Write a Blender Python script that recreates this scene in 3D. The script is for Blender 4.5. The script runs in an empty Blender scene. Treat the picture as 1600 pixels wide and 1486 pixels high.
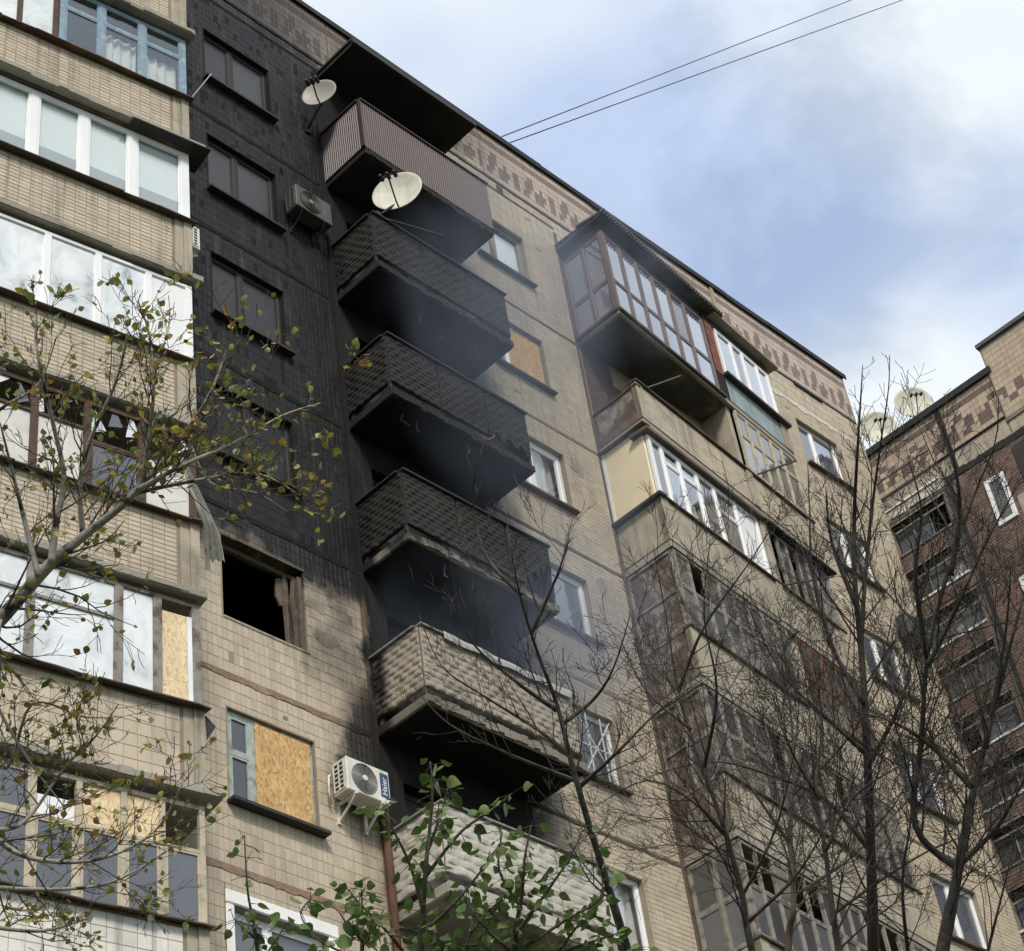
import bpy, math, random
import numpy as np
from mathutils import Vector, Matrix
R = math.radians
random.seed(7); rng = np.random.default_rng(7)
scene = bpy.context.scene
COL = scene.collection

# ------------------------------------------------------------------ camera
CAM = np.array([-13.0908, -15.9795, -4.6787])
YAW, PITCH, ROLL, FPX = R(50.38497), R(40.67874), R(-9.23337), 3114.114
fw = np.array([math.sin(YAW)*math.cos(PITCH), math.cos(YAW)*math.cos(PITCH), math.sin(PITCH)])
rt0 = np.array([math.cos(YAW), -math.sin(YAW), 0.0]); up0 = np.cross(rt0, fw)
rt = math.cos(ROLL)*rt0 + math.sin(ROLL)*up0
upv = -math.sin(ROLL)*rt0 + math.cos(ROLL)*up0
cam = bpy.data.cameras.new("camera"); camo = bpy.data.objects.new("camera", cam); COL.objects.link(camo)
cam.sensor_width = 36.0; cam.sensor_fit = 'HORIZONTAL'; cam.lens = FPX*36/1600
cam.clip_start = 0.1; cam.clip_end = 6000
M = Matrix(((rt[0], upv[0], -fw[0], CAM[0]), (rt[1], upv[1], -fw[1], CAM[1]), (rt[2], upv[2], -fw[2], CAM[2]), (0, 0, 0, 1)))
camo.matrix_world = M
scene.camera = camo
def at(px, py, dist):
    d = fw + (px-800)/FPX*rt - (py-743)/FPX*upv
    return CAM + d/np.linalg.norm(d)*dist
def topx(p):
    d = np.asarray(p)-CAM; z = d@fw
    return 800+FPX*(d@rt)/z, 743-FPX*(d@upv)/z

# ------------------------------------------------------------------ light
SUN_AZ = np.array([-0.62, -0.78]); SUN_EL = R(44)
world = bpy.data.worlds.new("World"); scene.world = world; world.use_nodes = True
def make_world():
    nt = world.node_tree; n = nt.nodes; l = nt.links; n.clear()
    out = n.new('ShaderNodeOutputWorld')
    sky = n.new('ShaderNodeTexSky'); sky.sky_type = 'NISHITA'; sky.sun_disc = False
    sky.sun_elevation = SUN_EL; sky.sun_rotation = math.atan2(SUN_AZ[0], SUN_AZ[1])
    bg1 = n.new('ShaderNodeBackground'); bg1.inputs[1].default_value = 0.10
    l.new(sky.outputs[0], bg1.inputs[0])
    tc = n.new('ShaderNodeTexCoord'); sep = n.new('ShaderNodeSeparateXYZ'); l.new(tc.outputs['Generated'], sep.inputs[0])
    zz = n.new('ShaderNodeMath'); zz.operation = 'MAXIMUM'; l.new(sep.outputs[2], zz.inputs[0]); zz.inputs[1].default_value = 0.06
    dx = n.new('ShaderNodeMath'); dx.operation = 'DIVIDE'; l.new(sep.outputs[0], dx.inputs[0]); l.new(zz.outputs[0], dx.inputs[1])
    dy = n.new('ShaderNodeMath'); dy.operation = 'DIVIDE'; l.new(sep.outputs[1], dy.inputs[0]); l.new(zz.outputs[0], dy.inputs[1])
    cb = n.new('ShaderNodeCombineXYZ'); l.new(dx.outputs[0], cb.inputs[0]); l.new(dy.outputs[0], cb.inputs[1])
    n1 = n.new('ShaderNodeTexNoise'); n1.inputs['Scale'].default_value = 3.4; n1.inputs['Detail'].default_value = 6; n1.inputs['Roughness'].default_value = 0.55
    n1.inputs['Distortion'].default_value = 0.25
    mp = n.new('ShaderNodeMapping'); mp.inputs['Location'].default_value = (4.42, 5.302, 0.4); l.new(cb.outputs[0], mp.inputs[0]); l.new(mp.outputs[0], n1.inputs['Vector'])
    n2 = n.new('ShaderNodeTexNoise'); n2.inputs['Scale'].default_value = 2.2; n2.inputs['Detail'].default_value = 3
    l.new(mp.outputs[0], n2.inputs['Vector'])
    rm = n.new('ShaderNodeValToRGB'); l.new(n1.outputs[0], rm.inputs[0])
    rm.color_ramp.elements[0].position = 0.37; rm.color_ramp.elements[0].color = (0.58, 0.58, 0.58, 1)
    rm.color_ramp.elements[1].position = 0.50; rm.color_ramp.elements[1].color = (1, 1, 1, 1)
    ct = n.new('ShaderNodeValToRGB'); l.new(n2.outputs[0], ct.inputs[0])
    ct.color_ramp.elements[0].position = 0.385; ct.color_ramp.elements[0].color = (0.47, 0.565, 0.76, 1)
    ct.color_ramp.elements[1].position = 0.55; ct.color_ramp.elements[1].color = (0.76, 0.81, 0.85, 1)
    bg2 = n.new('ShaderNodeBackground'); bg2.inputs[1].default_value = 0.52; l.new(ct.outputs[0], bg2.inputs[0])
    mx = n.new('ShaderNodeMixShader'); l.new(rm.outputs[0], mx.inputs[0]); l.new(bg1.outputs[0], mx.inputs[1]); l.new(bg2.outputs[0], mx.inputs[2])
    l.new(mx.outputs[0], out.inputs[0])
make_world()
sl = bpy.data.lights.new("sun", 'SUN'); sl.energy = 1.5; sl.angle = R(14); sl.color = (1.0, 0.94, 0.85)
so = bpy.data.objects.new("sun", sl); COL.objects.link(so)
sd = Vector((SUN_AZ[0]*math.cos(SUN_EL), SUN_AZ[1]*math.cos(SUN_EL), math.sin(SUN_EL)))
so.rotation_euler = sd.to_track_quat('Z', 'Y').to_euler(); so.location = (-20, -30, 40)
vs = scene.view_settings
scene.display_settings.display_device = 'sRGB'
vs.view_transform = 'Standard'; vs.look = 'None'; vs.gamma = 1; vs.exposure = 1.2; vs.use_curve_mapping = False
scene.cycles.max_bounces = 8; scene.cycles.transparent_max_bounces = 12
scene.cycles.volume_step_rate = 2.0; scene.cycles.volume_max_steps = 64; scene.cycles.volume_bounces = 0

# ------------------------------------------------------------------ materials
class NT:
    def __init__(s, tree): s.t = tree; s.n = tree.nodes; s.l = tree.links
    def new(s, typ, **kw):
        nd = s.n.new(typ)
        for k, v in kw.items(): setattr(nd, k, v)
        return nd
    def m(s, op, a, b=None, c=None):
        nd = s.n.new('ShaderNodeMath'); nd.operation = op
        for i, v in enumerate((a, b, c)):
            if v is None: continue
            if isinstance(v, (int, float)): nd.inputs[i].default_value = v
            else: s.l.new(v, nd.inputs[i])
        return nd.outputs[0]
    def ss(s, v, a, b):
        nd = s.n.new('ShaderNodeMapRange'); nd.interpolation_type = 'SMOOTHSTEP'
        s.l.new(v, nd.inputs[0]); nd.inputs[1].default_value = a; nd.inputs[2].default_value = b
        return nd.outputs[0]
    def inv(s, v): return s.m('SUBTRACT', 1.0, v)
    def mul(s, *a):
        o = a[0]
        for b in a[1:]: o = s.m('MULTIPLY', o, b)
        return o
    def mx(s, *a):
        o = a[0]
        for b in a[1:]: o = s.m('MAXIMUM', o, b)
        return o
    def noise(s, scale, detail=4, rough=.55, vec=None, dist=0):
        nd = s.n.new('ShaderNodeTexNoise'); nd.inputs['Scale'].default_value = scale; nd.inputs['Detail'].default_value = detail
        nd.inputs['Roughness'].default_value = rough; nd.inputs['Distortion'].default_value = dist
        if vec is None: vec = s.pos()
        s.l.new(vec, nd.inputs['Vector']); return nd.outputs[0]
    def pos(s):
        g = s.n.new('ShaderNodeNewGeometry'); return g.outputs['Position']
    def mapping(s, vec, scale=(1, 1, 1), rot=(0, 0, 0)):
        nd = s.n.new('ShaderNodeMapping'); nd.inputs['Scale'].default_value = scale; nd.inputs['Rotation'].default_value = rot
        s.l.new(vec, nd.inputs[0]); return nd.outputs[0]
    def mixc(s, f, a, b, mode='MIX'):
        nd = s.n.new('ShaderNodeMix'); nd.data_type = 'RGBA'; nd.blend_type = mode
        if isinstance(f, (int, float)): nd.inputs[0].default_value = f
        else: s.l.new(f, nd.inputs[0])
        for i, v in ((6, a), (7, b)):
            if isinstance(v, tuple): nd.inputs[i].default_value = (*v, 1) if len(v) == 3 else v
            else: s.l.new(v, nd.inputs[i])
        return nd.outputs[2]
    def ramp(s, v, stops):
        nd = s.n.new('ShaderNodeValToRGB'); e = nd.color_ramp.elements
        while len(e) < len(stops): e.new(0.5)
        for el, (p, c) in zip(e, stops):
            el.position = p; el.color = (*c, 1) if len(c) == 3 else c
        s.l.new(v, nd.inputs[0]); return nd.outputs[0]

def soot_shade_group():
    g = bpy.data.node_groups.new("soot_and_shade", 'ShaderNodeTree')
    g.interface.new_socket("Fac", in_out='OUTPUT', socket_type='NodeSocketFloat')
    t = NT(g); o = t.new('NodeGroupOutput')
    p = t.pos(); sp = t.new('ShaderNodeSeparateXYZ'); t.l.new(p, sp.inputs[0])
    na = t.noise(0.9, 5); nb = t.noise(1.3, 5, vec=t.mapping(p, (1, 1, .7)))
    nf = t.m('MULTIPLY', t.m('SUBTRACT', t.noise(4.5, 6, .7, vec=t.mapping(p, (1, 1, .6))), .5), .75)
    X = t.m('ADD', t.m('ADD', sp.outputs[0], nf), t.m('MULTIPLY', t.m('SUBTRACT', na, .5), 1.3))
    Z = t.m('ADD', t.m('ADD', sp.outputs[2], nf), t.m('MULTIPLY', t.m('SUBTRACT', nb, .5), 1.5)); Y = sp.outputs[1]
    A = t.mul(t.inv(t.ss(X, 2.5, 3.6)), t.ss(Z, 12.0, 12.75))
    A = t.mul(A, t.inv(t.mul(t.ss(Z, 24.6, 25.4), t.m('ADD', t.m('MULTIPLY', t.ss(X, .5, 4.0), .30), .10))))
    Bn = t.mul(t.ss(X, 2.2, 2.65), t.inv(t.ss(X, 5.5, 6.3)), t.ss(Z, 7.3, 8.6), t.inv(t.ss(Z, 24.3, 25.4)))  # soot behind balconies; low end also paints shade behind the pale balcony
    dx = t.m('DIVIDE', t.m('SUBTRACT', X, 2.3), .62); dz = t.m('DIVIDE', t.m('SUBTRACT', Z, 9.9), 1.35)
    rr = t.m('SQRT', t.m('ADD', t.mul(dx, dx), t.mul(dz, dz)))
    Cn = t.m('MULTIPLY', t.inv(t.ss(rr, .45, 1.4)), .96)
    Dn = t.mul(t.inv(t.ss(X, 5.6, 8.2)), .30, t.ss(Z, 13, 17), t.ss(X, 4.5, 5.5))
    Fn = t.mul(t.ss(X, 1.25, 1.5), t.inv(t.ss(X, 2.5, 2.7)), t.ss(Z, 10.3, 11.2), t.m('ADD', .12, t.m('MULTIPLY', t.ss(nb, .3, .7), .62)))
    Gn = t.mul(t.inv(t.ss(X, 5.6, 9.0)), t.ss(X, 2.0, 3.0), t.ss(Z, 24.6, 25.4), .62)
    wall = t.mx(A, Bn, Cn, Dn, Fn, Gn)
    fr = t.mx(t.mul(t.ss(Z, 12.75, 13.3), .965), t.mul(t.inv(t.ss(X, 2.5, 4.2)), .55, t.inv(t.ss(Z, 10.1, 11.4)), t.ss(Z, 8.8, 9.4)), t.mul(t.ss(Z, 9.4, 10.0), .22))
    front = t.inv(t.ss(Y, -.4, -.2))
    st = t.noise(1.6, 6, .7, vec=t.mapping(p, (2.6, 2.6, .30)))
    wall = t.mul(wall, t.m('SUBTRACT', 1.0, t.m('MULTIPLY', t.ss(st, .50, .74), .10)))
    f = t.m('ADD', t.mul(wall, t.inv(front)), t.mul(fr, front))
    t.l.new(f, o.inputs[0]); return g
SOOT_SHADE = soot_shade_group()

MATS = {}
def mat(name, color, rough=.8, soot=False, var=.18, vscale=3.0, dirt=0.0, bump=0.0, bscale=40, metal=0.0, spec=.3, tint=False, streak=0.0, coat=0.0, trans=0.0, col2=None, c2scale=1.5, c2lo=.5, c2hi=.65):
    m = bpy.data.materials.new(name); m.use_nodes = True; t = NT(m.node_tree)
    b = t.n['Principled BSDF']
    if tint:
        a = t.new('ShaderNodeAttribute'); a.attribute_name = 'tint'; c = a.outputs['Color']
    else:
        rgb = t.new('ShaderNodeRGB'); rgb.outputs[0].default_value = (*color, 1); c = rgb.outputs[0]
    if col2: c = t.mixc(t.ss(t.noise(c2scale, 6, .6), c2lo, c2hi), c, col2)
    if var:
        nv = t.noise(vscale, 6, .65)
        g = t.ramp(nv, [(.25, (1-var,)*3), (.75, (1+var*.6,)*3)])
        c = t.mixc(1.0, c, g, 'MULTIPLY')
    if dirt:
        nd = t.noise(1.1, 8, .7)
        c = t.mixc(t.m('MULTIPLY', t.ss(nd, .45, .75), dirt), c, (.06, .05, .04))
    if streak:
        ns = t.noise(2.2, 5, .6, vec=t.mapping(t.pos(), (3.2, 3.2, .22)))
        c = t.mixc(t.m('MULTIPLY', t.ss(ns, .48, .72), streak), c, (.10, .085, .065))
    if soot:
        gr = t.new('ShaderNodeGroup'); gr.node_tree = SOOT_SHADE
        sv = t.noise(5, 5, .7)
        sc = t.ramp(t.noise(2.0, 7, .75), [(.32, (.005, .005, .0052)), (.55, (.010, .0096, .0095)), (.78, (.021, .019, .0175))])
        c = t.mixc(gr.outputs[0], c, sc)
    t.l.new(c, b.inputs['Base Color']); b.inputs['Roughness'].default_value = rough
    b.inputs['Metallic'].default_value = metal; b.inputs['Specular IOR Level'].default_value = spec
    b.inputs['Coat Weight'].default_value = coat; b.inputs['Coat Roughness'].default_value = .08
    if bump:
        bp = t.new('ShaderNodeBump'); bp.inputs['Strength'].default_value = bump; bp.inputs['Distance'].default_value = .02
        t.l.new(t.noise(bscale, 5, .6), bp.inputs['Height']); t.l.new(bp.outputs[0], b.inputs['Normal'])
    MATS[name] = m; return m

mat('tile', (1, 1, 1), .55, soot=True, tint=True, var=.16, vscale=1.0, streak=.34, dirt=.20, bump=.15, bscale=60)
mat('tile_clean', (1, 1, 1), .55, tint=True, var=.14, vscale=1.3, streak=.45, dirt=.25, bump=.1, bscale=60)
mat('mortar_clean', (.27, .22, .16), .95, var=.3, vscale=2, bump=.3)
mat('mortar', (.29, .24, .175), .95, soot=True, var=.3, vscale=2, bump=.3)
mat('wall_concrete', (.36, .31, .24), .9, soot=True, var=.25, streak=.5, bump=.3)
mat('concrete', (.40, .35, .27), .9, var=.25, streak=.55, dirt=.4, bump=.4)
mat('slab_concrete', (.33, .30, .25), .92, var=.3, vscale=2.2, dirt=.75, bump=.5, bscale=25)
mat('slab_sooty', (.30, .26, .21), .92, soot=True, var=.3, vscale=2.2, dirt=.6, bump=.5, bscale=25)
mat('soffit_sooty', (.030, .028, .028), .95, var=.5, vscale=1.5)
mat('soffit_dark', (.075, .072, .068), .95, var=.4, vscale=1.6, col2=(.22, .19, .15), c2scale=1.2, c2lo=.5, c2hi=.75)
mat('seam_red', (.26, .175, .13), .95, soot=True, var=.35, vscale=6, bump=.6, col2=(.30, .22, .16))
mat('seam_dark', (.12, .095, .07), .95, soot=True, var=.35, vscale=6, bump=.6)
mat('plaster_white', (.62, .58, .50), .9, soot=True, var=.3, vscale=6, bump=.6, dirt=.5)
mat('white_paint', (.80, .80, .78), .6, var=.08, vscale=5, dirt=.1)
mat('panel_relief', (.43, .37, .295), .85, soot=True, var=.25, vscale=3, dirt=.35, bump=.3)
mat('panel_grey', (.46, .43, .37), .85, var=.22, vscale=3, dirt=.3, bump=.3)
mat('brown_metal', (.052, .026, .025), .5, var=.25, vscale=2, spec=.4, dirt=.5)
mat('dark_metal', (.035, .032, .03), .55, var=.3, vscale=4)
mat('flashing', (.075, .055, .042), .6, var=.4, vscale=5, col2=(.16, .10, .065))
mat('roof_felt', (.03, .032, .03), .85, var=.4, vscale=4)
mat('corrugated', (.10, .105, .10), .8, var=.4, vscale=5, col2=(.16, .16, .14))
mat('pvc', (.80, .80, .79), .35, var=.05, vscale=3, dirt=.10, spec=.45)
mat('pvc_sooty', (.032, .030, .029), .6, var=.25)
mat('wood_blue', (.21, .30, .37), .7, var=.3, vscale=6, col2=(.33, .38, .40), c2scale=9)
mat('wood_brown', (.085, .05, .035), .75, var=.4, vscale=6, bump=.4)
mat('wood_beige', (.46, .40, .30), .75, var=.3, vscale=7, col2=(.22, .17, .12), c2scale=5, c2lo=.55, c2hi=.75, bump=.4)
mat('wood_grey', (.25, .23, .20), .8, var=.35, vscale=7, col2=(.11, .085, .065), c2scale=5, bump=.4)
mat('wood_grey_pale', (.36, .35, .325), .8, var=.25, vscale=5, dirt=.4)
mat('wood_green', (.36, .42, .39), .75, var=.35, vscale=7, col2=(.25, .21, .16), c2scale=6, bump=.4)
mat('wood_red', (.16, .075, .05), .6, var=.3, vscale=5)
mat('loggia_brown', (.15, .105, .098), .45, var=.2, vscale=4)
mat('blind', (.80, .82, .80), .75, var=.06, vscale=2)
mat('blind_grey', (.40, .43, .44), .75, var=.08, vscale=2)
mat('curtain', (.62, .60, .56), .9, var=.2, vscale=5)
mat('curtain_red', (.30, .05, .045), .9, var=.3, vscale=5)
mat('curtain_dim', (.30, .29, .28), .9, var=.25, vscale=4)
mat('panel_white', (.74, .75, .75), .6, var=.08, vscale=2)
mat('cream_panel', (.74, .64, .44), .6, var=.10, vscale=1.4)
mat('blue_panel', (.30, .37, .385), .7, var=.25, vscale=5, dirt=.35, streak=.4)
mat('brown_board', (.115, .08, .065), .85, var=.5, vscale=4, col2=(.27, .24, .21), c2scale=3.5, c2lo=.46, c2hi=.62, streak=.5)
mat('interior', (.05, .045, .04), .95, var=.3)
mat('burnt', (.010, .010, .011), .95, var=.4)
mat('charred_wood', (.12, .095, .075), .9, var=.5, vscale=6, bump=.8, bscale=14)
mat('dish', (.60, .58, .47), .5, var=.2, vscale=4, dirt=.3, streak=.3)
mat('dish_sooty', (.32, .305, .265), .5, var=.2, vscale=4, dirt=.3)
mat('ac_white', (.70, .68, .61), .45, var=.15, vscale=4, dirt=.35, streak=.3)
mat('ac_sooty', (.095, .09, .085), .6, var=.35, vscale=6)
mat('ac_dark', (.03, .03, .03), .6, var=.2)
mat('ac_grill', (.22, .22, .20), .5, var=.15)
mat('ac_grill_sooty', (.05, .047, .045), .6, var=.2)
mat('label_blue', (.035, .07, .14), .4, var=.1)
mat('letter_white', (.75, .78, .80), .5, var=.05)
mat('rust', (.11, .055, .038), .9, var=.4, vscale=5, col2=(.10, .06, .045), bump=.4)
mat('cable', (.10, .10, .11), .7, var=0)
mat('brick_brown', (1, 1, 1), .8, tint=True, var=.3, vscale=4, dirt=.3, streak=.2)
mat('wing_wall', (.20, .16, .13), .95, var=.3)
mat('asphalt', (.05, .05, .05), .9, var=.3, vscale=8, bump=.3)
mat('lawn', (.06, .075, .03), .95, var=.5, vscale=3, bump=.5, bscale=15)
mat('paving', (.22, .21, .20), .9, var=.3, vscale=3)
mat('fabric', (.78, .74, .72), .9, var=.25, vscale=9, col2=(.45, .27, .10), c2scale=4, c2lo=.58, c2hi=.66)
mat('bark_birch', (.36, .33, .28), .85, var=.4, vscale=9, col2=(.05, .042, .035), c2scale=7, c2lo=.52, c2hi=.62, bump=.5)
mat('bark_twig', (.10, .075, .055), .85, var=.4, vscale=8)
mat('bark_dark', (.050, .041, .034), .9, var=.45, vscale=9, bump=.6, bscale=30, col2=(.10, .09, .075), c2scale=5)
mat('bark_pale', (.12, .095, .07), .9, var=.4, vscale=9)
mat('bark_green', (.07, .065, .045), .85, var=.4, vscale=9)

def mat_leaf(name, ramp):
    m = bpy.data.materials.new(name); m.use_nodes = True; t = NT(m.node_tree); b = t.n['Principled BSDF']
    a = t.new('ShaderNodeAttribute'); a.attribute_name = 'tint'
    c = t.ramp(t.noise(30, 3), [(.3, (.8, .8, .8)), (.7, (1.15, 1.15, 1.15))])
    c = t.mixc(1.0, a.outputs['Color'], c, 'MULTIPLY')
    t.l.new(c, b.inputs['Base Color']); b.inputs['Roughness'].default_value = .5
    tr = t.new('ShaderNodeBsdfTranslucent'); t.l.new(c, tr.inputs[0])
    mxs = t.new('ShaderNodeMixShader'); mxs.inputs[0].default_value = .3
    t.l.new(b.outputs[0], mxs.inputs[1]); t.l.new(tr.outputs[0], mxs.inputs[2])
    t.l.new(mxs.outputs[0], t.n['Material Output'].inputs[0]); MATS[name] = m
mat_leaf('leaf', None)

def mat_glass(name, tintc, refl, rough=.02, body=None, bodyfac=0.0, warp=0.0):
    m = bpy.data.materials.new(name); m.use_nodes = True; t = NT(m.node_tree)
    t.n.remove(t.n['Principled BSDF']); out = t.n['Material Output']
    tr = t.new('ShaderNodeBsdfTransparent'); tr.inputs[0].default_value = (*tintc, 1)
    gl = t.new('ShaderNodeBsdfGlossy'); gl.inputs['Roughness'].default_value = rough; gl.inputs[0].default_value = (.95, .97, 1, 1)
    lw = t.new('ShaderNodeLayerWeight'); lw.inputs[0].default_value = .5
    f = t.m('MINIMUM', t.m('MULTIPLY', t.m('ADD', .04, t.m('MULTIPLY', t.m('POWER', lw.outputs['Facing'], 4.0), .9)), refl), 1.0)
    bp = t.new('ShaderNodeBump'); bp.inputs['Strength'].default_value = .06+warp; bp.inputs['Distance'].default_value = .03
    t.l.new(t.noise(2.2, 2), bp.inputs['Height']); t.l.new(bp.outputs[0], gl.inputs['Normal'])
    base = tr.outputs[0]
    if body:
        df = t.new('ShaderNodeBsdfDiffuse')
        t.l.new(t.mixc(t.noise(1.7, 6, .7), tuple(x*.75 for x in body), tuple(min(1, x*1.2) for x in body)), df.inputs[0])
        mb = t.new('ShaderNodeMixShader'); mb.inputs[0].default_value = bodyfac
        t.l.new(base, mb.inputs[1]); t.l.new(df.outputs[0], mb.inputs[2]); base = mb.outputs[0]
    mx = t.new('ShaderNodeMixShader'); t.l.new(f, mx.inputs[0]); t.l.new(base, mx.inputs[1]); t.l.new(gl.outputs[0], mx.inputs[2])
    t.l.new(mx.outputs[0], out.inputs[0]); MATS[name] = m
mat_glass('glass', (.93, .95, .95), 1.5)
mat_glass('glass_blue', (.55, .60, .66), 2.6, body=(.30, .34, .40), bodyfac=.35)
mat_glass('glass_dusty', (.62, .63, .64), 1.7, rough=.07, body=(.26, .27, .28), bodyfac=.38)
mat_glass('glass_old', (.45, .45, .45), 1.5, rough=.08, body=(.14, .14, .14), bodyfac=.5)
mat_glass('glass_smoked', (.2, .2, .2), .7, rough=.3, body=(.040, .037, .035), bodyfac=.9)
mat_glass('glass_sooted', (.2, .2, .2), .8, rough=.35, body=(.050, .047, .045), bodyfac=.95)
mat_glass('glass_black', (.1, .1, .1), .5, rough=.4, body=(.022, .021, .021), bodyfac=.97)
mat_glass('glass_lilac', (.5, .5, .6), 2.4, rough=.04, body=(.28, .28, .36), bodyfac=.55)

def mat_film():
    m = bpy.data.materials.new('film'); m.use_nodes = True; t = NT(m.node_tree); b = t.n['Principled BSDF']
    oi = t.new('ShaderNodeObjectInfo'); va = t.new('ShaderNodeVectorMath'); va.operation = 'SCALE'; va.inputs[0].default_value = (7, 11, 13); t.l.new(oi.outputs['Random'], va.inputs[3])
    vb = t.new('ShaderNodeVectorMath'); vb.operation = 'ADD'; t.l.new(t.mapping(t.pos(), (1.1, 1.1, .75), (.3, .55, .2)), vb.inputs[0]); t.l.new(va.outputs[0], vb.inputs[1]); p = vb.outputs[0]
    n1 = t.noise(1.5, 4, .6, vec=p, dist=1.1); n2 = t.noise(5.5, 2, .5, vec=t.mapping(p, (1, 1, .35)), dist=.8)
    c = t.ramp(n1, [(.30, (.22, .24, .25)), (.41, (.58, .62, .63)), (.60, (.76, .79, .80))])
    t.l.new(c, b.inputs['Base Color']); b.inputs['Roughness'].default_value = .22; b.inputs['Specular IOR Level'].default_value = .7
    bp = t.new('ShaderNodeBump'); bp.inputs['Strength'].default_value = .45; bp.inputs['Distance'].default_value = .05
    t.l.new(t.m('ADD', n1, t.m('MULTIPLY', n2, .5)), bp.inputs['Height']); t.l.new(bp.outputs[0], b.inputs['Normal']); MATS['film'] = m
mat_film()
def mat_osb(name, a, bcol, cc):
    m = bpy.data.materials.new(name); m.use_nodes = True; t = NT(m.node_tree); b = t.n['Principled BSDF']
    v = t.new('ShaderNodeTexVoronoi'); v.inputs['Scale'].default_value = 48
    p = t.pos(); w = t.new('ShaderNodeVectorMath'); w.operation = 'ADD'; t.l.new(t.mapping(p, (1.0, 1.0, .42), (0, .35, 0)), w.inputs[0])
    nz = t.new('ShaderNodeTexNoise'); nz.inputs['Scale'].default_value = 7; t.l.new(p, nz.inputs['Vector'])
    sc = t.new('ShaderNodeVectorMath'); sc.operation = 'SCALE'; sc.inputs[3].default_value = .10; t.l.new(nz.outputs[1], sc.inputs[0]); t.l.new(sc.outputs[0], w.inputs[1])
    t.l.new(w.outputs[0], v.inputs['Vector'])
    sp = t.new('ShaderNodeSeparateColor'); t.l.new(v.outputs['Color'], sp.inputs[0])
    c = t.ramp(sp.outputs[0], [(0, a), (.45, bcol), (.75, bcol), (1, cc)])
    g = t.ramp(t.noise(4, 5, .6), [(.3, (.85, .83, .8)), (.7, (1.1, 1.1, 1.08))]); c = t.mixc(1.0, c, g, 'MULTIPLY')
    t.l.new(c, b.inputs['Base Color']); b.inputs['Roughness'].default_value = .7
    bp = t.new('ShaderNodeBump'); bp.inputs['Strength'].default_value = .3; bp.inputs['Distance'].default_value = .01
    t.l.new(v.outputs['Distance'], bp.inputs['Height']); t.l.new(bp.outputs[0], b.inputs['Normal']); MATS[name] = m
mat_osb('osb', (.36, .20, .07), (.56, .36, .15), (.66, .47, .23))
mat_osb('osb_pale', (.50, .36, .20), (.68, .53, .33), (.76, .63, .43))

# ------------------------------------------------------------------ mesh helpers
class Frame:
    def __init__(s, o, ang):
        s.o = np.array([o[0], o[1], 0.0]); a = R(ang)
        s.d = np.array([math.cos(a), math.sin(a), 0.0]); s.n = np.array([s.d[1], -s.d[0], 0.0])
    def P(s, u, n, z): return s.o + s.d*u + s.n*n + np.array([0, 0, z])
FA = Frame((0, 0), 0)                 # main facade
FB = Frame((-1.15, -0.98), -9.5)      # left block loggia front, right corner at u=0
FL = Frame((8.75, -1.08), 6.0)        # right loggia front
FW = Frame((21.5, 1.6), -90)          # right wing facade
FSB = Frame((2.55, 0), -90)           # left cheek of the burnt balconies
FSL = Frame((8.75, 0.0), -90)         # left cheek of the loggia

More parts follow.
